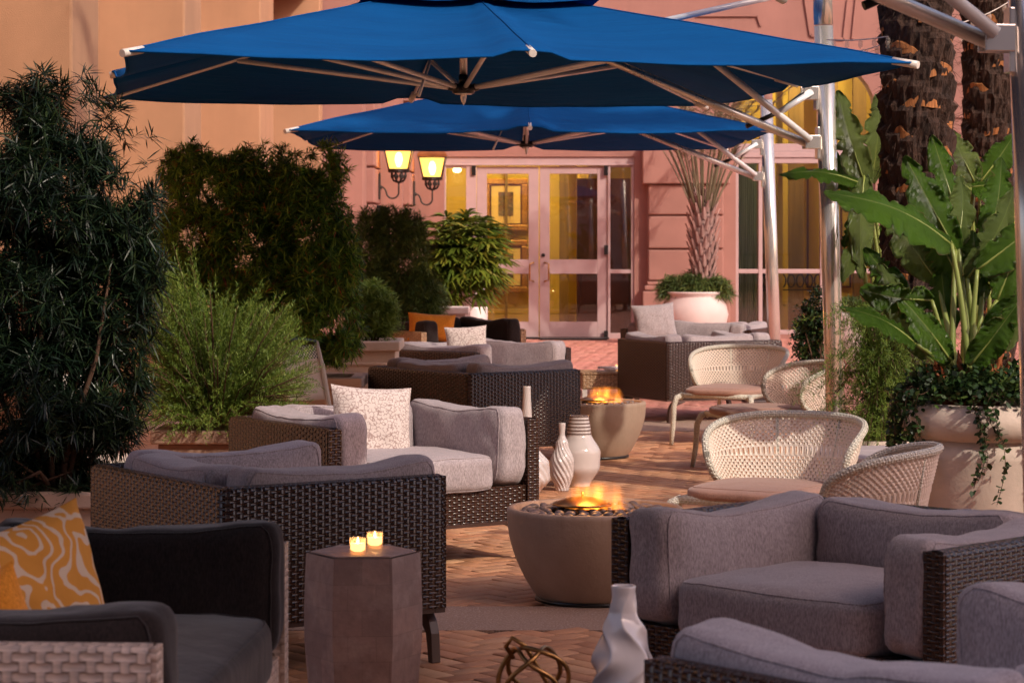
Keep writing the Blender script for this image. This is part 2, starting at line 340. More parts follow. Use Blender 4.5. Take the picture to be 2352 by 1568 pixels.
M = dict(
 brick=brick_mat(), agg=aggregate_mat(), mortar=simple('mortar_sand', (.13, .075, .05), .9, var=.3, vs=20, bd=.003, bs=80),
 pink=stucco('pink_stucco', (.345, .172, .142), .16), peach=stucco('peach_stucco', (.44, .245, .14), .14), frame=simple('painted_frame', (.45, .32, .32), .5, var=.05),
 inner=stucco('yellow_plaster', (.60, .45, .08), .05), innerdark=simple('dark_wood_panel', (.10, .03, .018), .35, var=.3, stretch=(1, 1, .1)),
 dwick=wicker('dark_wicker', (.046, .020, .012), (.003, .002, .0015), rough=.2), lwick=wicker('pale_wicker', (.58, .44, .36), (.22, .15, .115), .020, .034, .5),
 cream=wicker('cream_cord', (.76, .64, .54), (.52, .40, .31), .011, .012, .5), honey=wicker('honey_wicker', (.50, .31, .17), (.16, .09, .05), .018, .03, .5),
 taupe=fabric('taupe_fabric', (.385, .325, .335)), char=fabric('charcoal_fabric', (.020, .013, .012), (.034, .023, .021)), seatbr=fabric('brown_fabric', (.38, .22, .17), scale=600),
 leg=simple('bronze_leg', (.055, .025, .018), .4, var=.1), steel=steel('polished_steel'), alu=simple('brushed_aluminium', (.88, .90, .92), .22, .2, var=.06, vs=9), dsteel=steel('dark_steel', (.30, .28, .27), .3),
 black=simple('black_plastic', (.012, .011, .011), .3), canvas=canopy_mat(), ivory=simple('ivory_metal', (.74, .68, .62), .35, var=.05),
 coral=worm_mat('coral_print', (.64, .55, .51), (.34, .24, .22), 60, .055), ikat=ikat_mat(), orange=fabric('orange_fabric', (.80, .27, .02), (.88, .34, .04), scale=500, wrink=.02),
 stone=stone_tile_mat(), conc=conc_mat(), pebble=None, white=simple('white_ceramic', (.66, .58, .57), .12, var=.04, spec=.6, coat=.5),
 pot=simple('cream_cast_stone', (.62, .50, .41), .7, var=.12, vs=5, bd=.002, bs=50), planter=simple('sand_planter', (.60, .42, .31), .75, var=.12, vs=4, bd=.002, bs=60),
 pots=simple('pale_plaster_pot', (.60, .50, .48), .65, var=.06, vs=4, bd=.001),
 brass=simple('aged_brass', (.45, .24, .09), .3, 1, var=.4, vs=14), iron=simple('black_iron', (.02, .014, .011), .5, bd=.002, bs=60), soil=simple('potting_soil', (.04, .025, .016), .95, bd=.01, bs=40),
 bark=simple('fibrous_bark', (.045, .022, .014), .95, var=.6, vs=22, bd=.02, bs=60, stretch=(1, 1, .35)), scar=simple('frond_scar_uplight', (.36, .135, .04), .8, var=.4, vs=30, bd=.004, bs=60, stretch=(3, 3, .3)),  # scar: orange of the cut, with a warm uplight put into the colour
 twig=simple('brown_twig', (.09, .045, .025), .9, var=.3), boot=simple('grey_palm_boot', (.30, .19, .17), .9, var=.4, vs=9, bd=.006, bs=40, stretch=(2, 2, .3)),
 grey=simple('weathered_grey_wood', (.42, .36, .37), .7, var=.15, vs=9, stretch=(.2, 3, 3)), navy=simple('navy_railing', (.03, .035, .06), .5),
 teal=simple('teal_curtain', (.12, .20, .17), .8, var=.35, vs=22, stretch=(1, 1, .03)), gold=simple('gilded_frame', (.42, .22, .05), .35, .6, var=.3, vs=30, bd=.004, bs=90),
 mat_=simple('picture_mat', (.78, .60, .22), .8, var=.03), glass=glassy('clear_pane', (.93, .93, .90), .04), cup=None,
 wax=None, mulch=simple('wood_mulch', (.14, .06, .03), .9, bd=.01, bs=30),
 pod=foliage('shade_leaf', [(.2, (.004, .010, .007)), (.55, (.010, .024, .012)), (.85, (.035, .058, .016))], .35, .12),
 mid=foliage('hedge_leaf', [(.15, (.02, .06, .014)), (.47, (.07, .19, .03)), (.495, (.42, .10, .04)), (.52, (.12, .27, .035)), (.85, (.42, .60, .08))], .45, .2, 1.6),
 rose=foliage('rosemary_leaf', [(.2, (.05, .10, .015)), (.55, (.14, .22, .03)), (.9, (.28, .36, .07))], .5, .2), soft=foliage('soft_leaf', [(.2, (.03, .055, .018)), (.6, (.09, .14, .035)), (.9, (.20, .22, .05))], .5, .2),
 lady=foliage('fan_leaf', [(.2, (.035, .07, .01)), (.6, (.14, .19, .02)), (.9, (.30, .26, .04))], .4, .25), vine=foliage('vine_leaf', [(.2, (.012, .03, .010)), (.6, (.03, .065, .018)), (.9, (.10, .15, .03))], .35, .15),
 frond=foliage('frond_leaf', [(.2, (.12, .11, .06)), (.6, (.22, .19, .12)), (.9, (.34, .28, .19))], .5, .2),
 ban=banana_mat('banana_leaf', (.055, .15, .014), (.16, .32, .03)), banl=banana_mat('pale_banana_leaf', (.15, .24, .05), (.27, .36, .10)), stem=simple('green_petiole', (.22, .27, .06), .4, var=.25, vs=6, stretch=(1, 1, .2)),
 sheath=simple('rust_sheath', (.34, .10, .03), .7, var=.5, vs=12, stretch=(1, 1, .2)),
)
def pebble_mat():
    m, n, p = newmat('river_pebble'); g = n.nodes.new('ShaderNodeNewGeometry')
    n.links.new(ramp(n, g.outputs['Random Per Island'], [(0, (.10, .085, .085)), (.5, (.16, .13, .13)), (1, (.25, .19, .165))]), p.inputs['Base Color']); p.inputs['Roughness'].default_value = .45; return m
M['pebble'] = pebble_mat()
def wax_mat():
    m, n, p = newmat('lit_wax'); p.inputs['Base Color'].default_value = (.9, .75, .5, 1); p.inputs['Emission Color'].default_value = (1, .5, .16, 1); p.inputs['Emission Strength'].default_value = 2.2; return m
M['wax'] = wax_mat()
def curtain_mat():
    m, n, p = newmat('pale_curtain'); co = coord(n); c = ramp(n, noi(n, co, 24, 3, .6, (1, 1, .03)), [(.35, (.20, .30, .26)), (.65, (.42, .55, .48))])
    n.links.new(c, p.inputs['Base Color']); p.inputs['Roughness'].default_value = .9; tr = n.nodes.new('ShaderNodeBsdfTranslucent'); n.links.new(c, tr.inputs[0])
    mx = n.nodes.new('ShaderNodeMixShader'); mx.inputs[0].default_value = .5; n.links.new(p.outputs[0], mx.inputs[1]); n.links.new(tr.outputs[0], mx.inputs[2]); n.links.new(mx.outputs[0], n.nodes['Material Output'].inputs[0]); return m
M['teal'] = curtain_mat()
M['alu2'] = simple('satin_pole', (.86, .82, .77), .22, .75, var=.05, vs=7)
M['green'] = foliage('green_needle', [(.2, (.05, .10, .03)), (.6, (.13, .22, .055)), (.9, (.28, .36, .09))], .45, .18)
def cup_mat():
    m = bpy.data.materials.new('frosted_cup'); m.use_nodes = True; n = m.node_tree; p = n.nodes['Principled BSDF']; p.inputs['Base Color'].default_value = (.9, .8, .7, 1); p.inputs['Roughness'].default_value = .15
    t = n.nodes.new('ShaderNodeBsdfTransparent'); tl = n.nodes.new('ShaderNodeBsdfTranslucent'); tl.inputs[0].default_value = (1, .8, .6, 1)
    a = n.nodes.new('ShaderNodeMixShader'); b = n.nodes.new('ShaderNodeMixShader'); a.inputs[0].default_value = .5; b.inputs[0].default_value = .3
    n.links.new(p.outputs[0], a.inputs[1]); n.links.new(tl.outputs[0], a.inputs[2]); n.links.new(t.outputs[0], b.inputs[1]); n.links.new(a.outputs[0], b.inputs[2]); n.links.new(b.outputs[0], n.nodes['Material Output'].inputs[0]); return m
M['cup'] = cup_mat(); M['olive'] = simple('olive_drape', (.20, .13, .035), .8, var=.3, vs=14, stretch=(1, 1, .05))
M['planter_shade'] = simple('shaded_planter', (.34, .20, .14), .8, var=.15, vs=5, bd=.002, bs=60)  # darker copy of the planter colour, its shade put in
M['gloss'] = simple('glossy_white_glaze', (.86, .80, .79), .1, var=.03, spec=.6, coat=.6)
# ------------------------------------------------------------------ ground
g = MB(); g.face([g.pts([(-400, -400, -.03), (400, -400, -.03), (400, 400, -.03), (-400, 400, -.03)])+k for k in range(4)]); struct('ground', g, M['mortar'])
def herringbone(x0, x1, y0, y1, ang):
    w_ = .088; gap = .0032; ca, sa = math.cos(ang), math.sin(ang); V = []; Fc = []
    n = int(max(x1-x0, y1-y0)/w_*1.5)//2+2; cx, cy = (x0+x1)/2, (y0+y1)/2
    I, J = np.meshgrid(np.arange(-n, n), np.arange(-n, n), indexing='ij'); K = (I-J) % 4
    for k, (dx0, dx1, dy0, dy1) in ((0, (0, 2, 0, 1)), (2, (0, 1, -1, 1))):
        m = K == k; i = I[m].astype(float); j = J[m].astype(float)
        ax0 = (i+dx0)*w_+gap; ax1 = (i+dx1)*w_-gap; ay0 = (j+dy0)*w_+gap; ay1 = (j+dy1)*w_-gap
        mx, my = (ax0+ax1)/2, (ay0+ay1)/2; X = cx+mx*ca-my*sa; Y = cy+mx*sa+my*ca
        ok = (X > x0) & (X < x1) & (Y > y0) & (Y < y1) & ~((Y > 9.02) & (Y < 9.62)) & ~((Y > 18.52) & (Y < 19.62))
        ax0, ax1, ay0, ay1 = ax0[ok], ax1[ok], ay0[ok], ay1[ok]; N = len(ax0)
        zt = rng.uniform(-.0015, .0015, N); tx = rng.normal(0, .0009, N); b = .004
        ring = []
        for ins, z in ((0, -.012), (0, -.003), (b, 0)):
            for px, py, sx, sy in ((ax0+ins, ay0+ins, -1, -1), (ax1-ins, ay0+ins, 1, -1), (ax1-ins, ay1-ins, 1, 1), (ax0+ins, ay1-ins, -1, 1)):
                ring.append(np.stack([cx+px*ca-py*sa, cy+px*sa+py*ca, z+zt+tx*sx], 1))
        base = sum(len(v) for v in V); V.append(np.stack(ring, 1).reshape(-1, 3))
        q = [(8, 9, 10, 11)]+[(r*4+a, r*4+(a+1) % 4, (r+1)*4+(a+1) % 4, (r+1)*4+a) for r in (0, 1) for a in range(4)]
        Fc.append((base+np.arange(N)[:, None, None]*12+np.array(q)[None]).reshape(-1, 4))
    return np.concatenate(V), np.concatenate(Fc)
def npmesh(name, V, Q, mat, parent=None, uv=None):
    me = bpy.data.meshes.new(name); nf, k = Q.shape
    me.vertices.add(len(V)); me.vertices.foreach_set('co', np.asarray(V, dtype=np.float32).ravel())
    me.loops.add(nf*k); me.loops.foreach_set('vertex_index', Q.astype(np.int32).ravel())
    me.polygons.add(nf); me.polygons.foreach_set('loop_start', np.arange(nf, dtype=np.int32)*k)
    me.update(calc_edges=True); me.validate()
    me.materials.append(mat); o = bpy.data.objects.new(name, me); col.objects.link(o); o.parent = parent; return o
V, Q = herringbone(-5, 8, 3.4, 36.2, R(38)); tag(npmesh('brick_paving', V, Q, M['brick']), kind='structure')
def band(name, ya, yb, bow):
    m = MB(); P = []; n = 60
    for i in range(n+1):
        x = -5+13*i/n; c = bow*((x-.5)/4)**2
        for y, z in ((ya+c, -.01), (ya+c, .001), (yb+c, .001), (yb+c, -.01)): P.append((x, y, z))
    m.grid(P, n+1, 4, False); struct(name, m, M['agg'])
band('concrete_band', 9.03, 9.62, 0.0); band('far_concrete_band', 18.53, 19.62, 0.0)

# ------------------------------------------------------------------ the entrance front (Y about 36)
YW = 36.1; S = YW/F
def wx(px, Y=YW): return (px-CX)*Y/F
def wz(py, Y=YW): return CH+(HZ-py)*Y/F
front = thing('hotel_front', 'pink stucco hotel front with glazed entrance doors behind the terrace', 'building', (0, YW, 0))
def L(mb, name, mat, parent=front, **k): return mb.build(name, mat, parent, **k)
m = MB()
dx0, dx1, dzt = wx(1020), wx(1457), wz(360)
vx0, vx1, vzt = wx(1690), wx(2010), wz(330)
m.box(-6, dx0, 0, .35, -.03, 9); m.box(dx0, dx1, 0, .35, dzt, 9); m.box(dx1, vx0, 0, .35, -.03, 9)
m.box(vx0, vx1, 0, .35, -.03, wz(768)); m.box(vx1, 14, 0, .35, -.03, 9)
zt = wz(195); m.box(vx0, vx1, 0, .35, zt+.45, 9)
# arched head of the window opening
n = 14; cxm = (vx0+vx1)/2; hw = (vx1-vx0)/2
for i in range(n):
    a0, a1 = PI*i/n, PI*(i+1)/n
    xa, xb = cxm+hw*math.cos(a0), cxm+hw*math.cos(a1); za, zb = zt-.35+.8*math.sin(a0), zt-.35+.8*math.sin(a1)
    b = m.pts([(xa, 0, za), (xb, 0, zb), (xb, 0, zt+.45), (xa, 0, zt+.45), (xa, .35, za), (xb, .35, zb), (xb, .35, zt+.45), (xa, .35, zt+.45)])
    m.face([b, b+1, b+2, b+3]); m.face([b+1, b, b+4, b+5])
L(m, 'wall', M['pink'])
# raised mouldings on the upper wall
def bar(mb, p, q, w_, t, y): # strip between two points of the wall plane
    p = Vector((p[0], y, p[1])); q = Vector((q[0], y, q[1])); d = (q-p).normalized(); nn = Vector((-d.z, 0, d.x))*w_/2
    P = []
    for yy in (0, -t):
        o = Vector((0, yy, 0)); P += [p-nn+o, q-nn+o, q+nn+o, p+nn+o]
    b = mb.pts(P)
    for f in ((4, 5, 6, 7), (0, 1, 5, 4), (1, 2, 6, 5), (2, 3, 7, 6), (3, 0, 4, 7)): mb.face([b+k for k in f])
m = MB()
for a, c in (((1840, -60), (1862, 82)), ((1948, 0), (1938, 90)), ((1970, -30), (1958, 90)), ((1600, 36), (1740, 36)), ((1740, 36), (1748, 60)), ((1862, 82), (1938, 90))):
    bar(m, (wx(a[0]), wz(a[1])), (wx(c[0]), wz(c[1])), .035, .03, -.002)
for py in (190, 268, 345, 425, 500, 580): bar(m, (wx(2010)+.35, wz(py)), (13.8, wz(py)), .03, .025, -.002)
L(m, 'moulding', M['pink'])
# rusticated pilaster
m = MB(); x0, x1 = wx(1488), wx(1660)
for a, b_ in ((424, 494), (496, 571), (573, 644)): m.box(x0, x1, -.16, -.001, wz(b_)+.006, wz(a)-.006)
m.box(x0-.09, x1+.09, -.22, -.001, wz(423), wz(330))
m.box(x0-.09, x1+.09, -.22, -.001, 0, wz(668)); m.box(x0-.06, x1+.06, -.20, -.001, wz(666), wz(655)); m.box(x0-.02, x1+.02, -.17, -.001, wz(654.5), wz(646))
L(m, 'pilaster', M['pink'], bevel=.018)
m = MB(); m.box(x0-.02, x1+.02, -.10, -.0005, .01, wz(330)-.01); L(m, 'pilaster_core', M['pink'])
# door screen: frame with header, two sidelights, two doors
m = MB(); t0, t1 = .03, .17
z1 = wz(378)
m.box(dx0, dx1, t0, t1, z1, dzt); m.box(dx0, dx1, t0-.02, t1+.02, z1-.015, z1+.012)
for a, b_ in ((1020, 1024), (1070, 1094), (1396, 1402), (1450, 1457)): m.box(wx(a), wx(b_), t0, t1, 0, z1-.015)
m.box(wx(1402), wx(1450), t0+.01, t1-.01, wz(628), wz(619)); m.box(wx(1402), wx(1450), t0+.01, t1-.01, 0, wz(765)); m.box(wx(1402), wx(1450), t0+.01, t1-.01, wz(384), z1-.015)
m.box(wx(1024), wx(1070), t0+.01, t1-.01, wz(386), z1-.015); m.box(wx(1024), wx(1070), t0+.01, t1-.01, 0, wz(740))
L(m, 'door_frame', M['frame'], bevel=.006)
for a, b_, zb, zt_ in ((1024, 1070, 740, 386), (1402, 1450, 765, 628), (1402, 1450, 619, 384)):
    q = MB(); q.box(wx(a), wx(b_), .09, .10, wz(zb), wz(zt_)); L(q, 'sidelight_pane', M['glass'])
for xa, xb, hs in ((1095, 1237.5, 1), (1239.5, 1395.5, -1)):
    m = MB(); xa, xb = wx(xa), wx(xb); st = .15; y0, y1 = .06, .12
    ztp, zr1, zr0, zbt = wz(382), wz(596), wz(629), wz(739)
    m.box(xa, xa+st, y0, y1, .02, ztp); m.box(xb-st, xb, y0, y1, .02, ztp)
    for zz0, zz1 in ((.02, zbt), (zr0, zr1), (wz(399), ztp)): m.box(xa+st, xb-st, y0, y1, zz0, zz1)
    d = L(m, 'door', M['frame'], bevel=.004)
    for zz0, zz1 in ((zbt, zr0), (zr1, wz(399))):
        q = MB(); q.box(xa+st, xb-st, .086, .094, zz0, zz1); L(q, 'door_pane', M['glass'], d)
    q = MB(); hx = (xb-.075) if hs > 0 else (xa+.075); ho = hx-hs*.0
    q.tube([(ho, .06, wz(603)), (ho-hs*.0, -.02, wz(603)), (ho-hs*.06, -.03, wz(606)), (ho-hs*.06, -.03, wz(643)), (ho, -.02, wz(646)), (ho, .06, wz(646))], .013, 8)
    L(q, 'door_handle', M['brass'], d)
    if hs < 0:
        q = MB(); q.tube([(hx-.02, .055, wz(586)), (hx-.02, .04, wz(586))], .028, 12); L(q, 'lock', M['black'], d)
for px, py in ((1088, 392), (1392, 392), (1392, 574), (1392, 770)):
    q = MB(); q.box(wx(px)-.03, wx(px)+.03, .0, .029, wz(py)-.07, wz(py)+.07); L(q, 'hinge', M['black'])
m = MB(); m.box(wx(1100), wx(1398), -.16, .055, .001, .03); m.box(wx(1240), wx(1392), -.5, -.17, -.005, .03)
tag(m.build('door_mat', M['black'], None, bevel=.005), 'black threshold mat lying in front of the glazed entrance doors', 'door mat').location = (0, YW, 0)
# big window on the right
m = MB()
m.box(vx0, vx1, .05, .2, wz(375), wz(362)); m.box(vx0, vx1, .03, .22, wz(361.8), wz(348)); m.box(vx0, vx1, .06, .2, wz(347.6), wz(330))
for a, b_ in ((1690, 1697), (1743, 1752), (1885, 1893), (2003, 2010)): m.box(wx(a), wx(b_), .05, .2, wz(768), wz(375.2))
for a, b_ in ((1697, 1743), (1752, 1885), (1893, 2003)):
    m.box(wx(a), wx(b_), .06, .19, wz(628), wz(618)); m.box(wx(a), wx(b_), .06, .19, wz(768), wz(758))
L(m, 'window_frame', M['frame'], bevel=.006)
for a, b_ in ((1697, 1743), (1752, 1885), (1893, 2003)):
    for c, d in ((758, 628), (618, 375.3)):
        q = MB(); q.box(wx(a), wx(b_), .12, .13, wz(c), wz(d)); L(q, 'window_pane', M['glass'])
q = MB(); q.box(vx0, vx1, .12, .13, wz(330), zt+.45); L(q, 'window_pane', M['glass'])
# rooms behind the glass
m = MB(); zr = 3.6
m.box(dx0-.9, 2.9, 3.0, 3.1, 0, zr); m.box(dx0-1.0, dx0-.9, .36, 3.0, 0, zr); m.box(1.05, 1.2, 1.6, 2.99, 0, zr); m.box(2.9, 2.99, .36, 3.0, 0, zr)
m.box(3.0, 7.0, 3.4, 3.5, 0, 5.2); m.box(7.0, 7.1, .36, 3.5, 0, 5.2); m.box(wx(1800), wx(1812), .8, 1.1, 0, 5.0)
m.box(dx0-.9, 2.9, 2.9, 2.99, .0, .28); m.box(dx0-.9, 1.04, 2.93, 2.99, .29, .36); m.box(3.0, 6.99, 3.3, 3.39, 0, .4); m.box(3.0, 6.99, 3.34, 3.39, .42, .5)
m.box(dx0-1, 3, .36, 3.1, zr, zr+.1); m.box(3.0, 7.1, .36, 3.5, 5.2, 5.3)
L(m, 'room_wall', M['inner'], bevel=.006)
for a_, b_, y_, z_ in ((1285, 1306, 2.7, 3.5), (1160, 1166, 2.7, 3.5), (1812, 1846, 2.6, 5.1), (1752, 1766, 1.2, 5.1), (1905, 1925, 2.6, 5.1), (1960, 1990, 2.8, 5.1)):
    q = MB(); s_ = (YW+y_)/F; q.box((a_-CX)*s_, (b_-CX)*s_, y_, y_+.12, .01, z_); L(q, 'drape', M['olive'])
m = MB()
for a_, b_ in ((1853, 1900), (1930, 1955)):
    s_ = (YW+3.38)/F; xa, xb = (a_-CX)*s_, (b_-CX)*s_
    for x0_, x1_, z0_, z1_ in ((xa, xb, .7, .73), (xa, xb, 2.6, 2.63), (xa, xa+.03, .731, 2.599), (xb-.03, xb, .731, 2.599)): m.box(x0_, x1_, 3.36, 3.399, z0_, z1_)
L(m, 'wall_moulding', M['innerdark'])
m = MB(); m.box(dx0-1, 3, .36, 3.1, -.02, .002); m.box(3.001, 7.1, .36, 3.5, -.02, .002); L(m, 'room_floor', simple('room_floor', (.35, .17, .06), .25, var=.2))
m = MB(); m.box(wx(1330), wx(1458), 1.2, 1.5, 0, wz(405))
m.box(wx(1340), wx(1376), 1.16, 1.199, .5, 1.3); m.box(wx(1404), wx(1452), 1.16, 1.199, .5, 1.1)
L(m, 'dark_panelling', M['innerdark'], bevel=.004)
m = MB(); m.box(wx(1765), wx(1792), 1.6, 1.9, 0, wz(385)); L(m, 'dark_pillar', M['innerdark'], bevel=.004)
m = MB(); P = []
for i in range(60):
    x = wx(1695)+(wx(1744)-wx(1695))*i/59
    for z in (.03, 2.75): P.append((x, .32+.03*math.sin(i*1.1), z))
m.grid(P, 60, 2); tag(L(m, 'curtain', M['teal'], None), 'pale green pleated curtain behind the narrow pane right of the pilaster', 'curtain').location = (0, YW, 0)
# framed prints on the room's rear wall
def picture(px0, px1, py0, py1, label, Y, seed):
    s_ = Y/F; x0, x1, z0, z1 = (px0-CX)*s_, (px1-CX)*s_, CH+(HZ-py1)*s_, CH+(HZ-py0)*s_
    t = thing('framed_picture', label, 'picture', ((x0+x1)/2, Y, z0), 0, 'gilt framed prints in the lobby')
    hw, h = (x1-x0)/2, z1-z0; fw = .115*h; m = MB()
    for (a, b_, c, d, y) in ((-hw, hw, 0, fw, 0), (-hw, hw, h-fw, h, 0), (-hw, -hw+fw, fw, h-fw, 0), (hw-fw, hw, fw, h-fw, 0)): m.box(a, b_, -.06, 0, c, d)
    m.build('frame', M['gold'], t, bevel=.015)
    m = MB()
    for (a, b_, c, d) in ((-hw+fw, hw-fw, fw, fw+.02), (-hw+fw, hw-fw, h-fw-.02, h-fw), (-hw+fw, -hw+fw+.02, fw+.02, h-fw-.02), (hw-fw-.02, hw-fw, fw+.02, h-fw-.02)): m.box(a, b_, -.05, -.02, c, d)
    m.build('inner_fillet', M['innerdark'], t)
    m = MB(); m.box(-hw+fw+.02, hw-fw-.02, -.03, -.01, fw+.02, h-fw-.02); m.build('mat_board', M['mat_'], t)
    pm, n, p = newmat('faded_print'); co = coord(n)
    n.links.new(ramp(n, noi(n, co, 7+seed, 5, .65), [(.35, (.05, .025, .02)), (.48, (.22, .12, .05)), (.56, (.10, .09, .07)), (.68, (.55, .36, .14))]), p.inputs['Base Color'])
    m = MB(); k = .30; m.box(-hw*k*1.15, hw*k*1.15, -.036, -.031, h*.28, h*.74); m.build('print', pm, t)
picture(1112, 1212, 410, 530, 'gilt framed print in wide cream mat seen through upper pane of the left door', YW+2.9, 0)
picture(1112, 1212, 551, 672, 'second gilt framed print below the other, half hidden by the left door rail', YW+2.9, 2)
# iron console in the right window room
t = thing('console_table', 'black iron scrollwork console inside the right window', 'table', (wx(1835, 37.3), 37.3, 0))
m = MB(); hw = .62
m.box(-hw, hw, -.18, .18, .98, 1.0); m.box(-hw, hw, -.18, -.16, .70, .72)
for i in range(9):
    cx_ = -hw+.07+i*(2*hw-.14)/8; m.tube([(cx_+.055*math.cos(a), -.17, .85+.10*math.sin(a)) for a in np.linspace(0, 2*PI, 13)[:-1]], .013, 5, closed=True)
m.build('apron', M['iron'], t)
for sx in (-1, 1):
    for sy in (-1, 1):
        q = MB(); q.box(sx*(hw-.03)-.015, sx*(hw-.03)+.015, sy*.16-.015, sy*.16+.015, 0, .98); q.build('leg', M['iron'], t)
# room lamps (the lit lobby)
for x, y, z, e in ((wx(1045), 1.4, 2.55, 14), (.1, 1.3, 3.45, 85), (2.0, .9, 3.3, 8), (4.2, 1.8, 4.4, 85), (5.6, 1.6, 4.4, 50)):
    t = thing('ceiling_light', 'small round lit lobby lamp behind the left sidelight' if z < 3 else 'recessed lit ceiling lamp over the lobby %s' % {.1: 'behind the left door', 2.0: 'behind the right sidelight', 4.2: 'behind the right window, nearer the curtain', 5.6: 'behind the right window, farther right'}[x], 'lamp', (x, YW+y, z), 0, 'lobby lamps')
    q = MB(); q.lathe([(.02, -.03), (.06, -.01), (.065, .02), (.03, .05)], 16); q.build('bulb', emit('lobby_bulb', (1, .62, .22), 14), t)
    lamp('glow', (0, 0, -.12), e, (1, .74, .36), .08, t)

# ------------------------------------------------------------------ left arcade wing: stepped piers
wing = thing('arcade_wing', 'peach stucco hotel wing with tall square piers along the left side', 'building', (0, 0, 0))
def pier(name, x, y0, y1, mat=M['peach'], z1=9, rust=False, xl=-9):
    m = MB()
    if not rust: m.box(xl, x, y0, y1, -.03, z1)
    else:
        z = 0
        while z < z1: m.box(xl, x, y0, y1, z+.012, z+.478); z += .49
        m.box(xl, x-.05, y0+.05, y1-.05, 0, z1-.1)
    return m.build(name, mat, wing, bevel=.02)
pier('pier', -3.0, 16.5, 17.55); pier('pier', -2.95, 21.8, 22.95); pier('pier', -2.9, 27.9, 29.4); pier('pier', -2.46, 31.0, 31.4)
m = MB(); m.box(-9, -3.9, 10, 36, -.03, 9); m.build('back_wall', M['peach'], wing)
m = MB()
m.box(-3.88, -2.6, 29.41, 36, 4.6, 8.9)
m.build('lintel', M['peach'], wing, bevel=.02)
pier('pilaster', -1.84, 32.4, 34.0, M['pink'], rust=True); pier('pilaster', -1.44, 34.4, 35.9, M['pink'], rust=True)
m = MB(); m.box(-5, -1.95, 31.45, 36, 0, 9); m.box(-5, -1.55, 34.1, 36.05, 0, 9); m.build('pilaster_core', M['pink'], wing)
# lit iron wall lanterns on the pier sides
def lantern(loc, label):
    t = thing('wall_lantern', label, 'wall lantern', loc, 0, 'lit iron wall lanterns left of the doors')
    # origin: wall plate on the pier side face; lantern hangs out to +X
    m = MB(); m.box(0, .03, -.045, .045, -.07, .29); m.tube([(.0, 0, .10), (.05, 0, .10)], .03, 8); m.build('back_plate', M['iron'], t, bevel=.01)
    c = .28
    pa = [(.02, 0, .10), (.06, 0, .10), (.09, 0, .075), (.11, 0, .03)]+[(.195+.085*math.cos(a), 0, .03+.085*math.sin(a)) for a in np.linspace(PI*1.05, 2*PI, 10)]+[(c, 0, .10), (c, 0, .18)]
    m = MB(); m.tube(pa, .012, 8); m.build('bracket', M['iron'], t)
    m2 = MB()
    for k in range(8):
        a = 2*PI*k/8+.39
        m2.tube([(c+.015*math.cos(a), .015*math.sin(a), .165), (c+.075*math.cos(a), .075*math.sin(a), .19), (c+.105*math.cos(a), .105*math.sin(a), .25), (c+.10*math.cos(a), .10*math.sin(a), .31)], .014, 6)
        m2.tube([(c+.10*math.cos(a)+.028*math.cos(b_)*-math.sin(a), .10*math.sin(a)+.028*math.cos(b_)*math.cos(a), .25+.028*math.sin(b_)) for b_ in np.linspace(0, 2*PI, 9)[:-1]], .008, 5, closed=True)
    m2.lathe([(.13, .30), (.15, .31), (.15, .335), (.13, .34)], 8, (c, 0), False)
    m2.build('scroll_basket', M['iron'], t)
    def hexr(r, z, a0=PI/4): return [(c+r*math.cos(a0+PI/2*k), r*math.sin(a0+PI/2*k), z) for k in range(4)]
    lo, hi = hexr(.185, .34), hexr(.275, .64)
    m = MB(); b = m.pts(lo+hi)
    for k in range(4): m.face([b+k, b+(k+1) % 4, b+4+(k+1) % 4, b+4+k])
    gm = bpy.data.materials.get('amber_pane')
    if gm is None:
        gm, n, p = newmat('amber_pane'); p.inputs['Base Color'].default_value = (.95, .62, .2, 1); p.inputs['Roughness'].default_value = .4
        p.inputs['Emission Color'].default_value = (1, .50, .10, 1); p.inputs['Emission Strength'].default_value = 1.3
        tr = n.nodes.new('ShaderNodeBsdfTransparent'); mx = n.nodes.new('ShaderNodeMixShader'); mx.inputs[0].default_value = .45; tr.inputs[0].default_value = (1, .8, .45, 1)
        n.links.new(p.outputs[0], mx.inputs[1]); n.links.new(tr.outputs[0], mx.inputs[2]); n.links.new(mx.outputs[0], n.nodes['Material Output'].inputs[0])
    m.build('glass_shade', gm, t)
    m = MB()
    for k in range(4): m.tube([lo[k], hi[k]], .011, 6); m.tube([hi[k], hi[(k+1) % 4]], .013, 6); m.tube([lo[k], lo[(k+1) % 4]], .013, 6)
    m.build('cage', M['iron'], t)
    m = MB(); e = hexr(.30, .64); e2 = hexr(.30, .68); r2 = hexr(.12, .82); r3 = hexr(.02, .92); b = m.pts(e+e2+r2+r3)
    for a_ in range(3):
        for k in range(4): m.face([b+a_*4+k, b+a_*4+(k+1) % 4, b+a_*4+4+(k+1) % 4, b+a_*4+4+k])
    m.face([b+3, b+2, b+1, b]); m.build('roof', simple('copper_roof', (.30, .11, .04), .4, .5, var=.3), t)
    m = MB(); m.lathe([(.02, .38), (.04, .42), (.055, .48), (.04, .55), (.015, .58)], 16, (c, 0)); m.build('bulb', emit('warm_bulb', (1, .62, .22), 22), t)
    lamp('glow', (c, 0, .48), 50, (1, .56, .2), .06, t)
lantern((-1.84, 33.3, 2.10), 'lit iron wall lantern touching the blue umbrella edge, left of the pair')
lantern((-1.44, 35.2, 2.04), 'lit iron wall lantern next to the entrance frame, right of the pair')
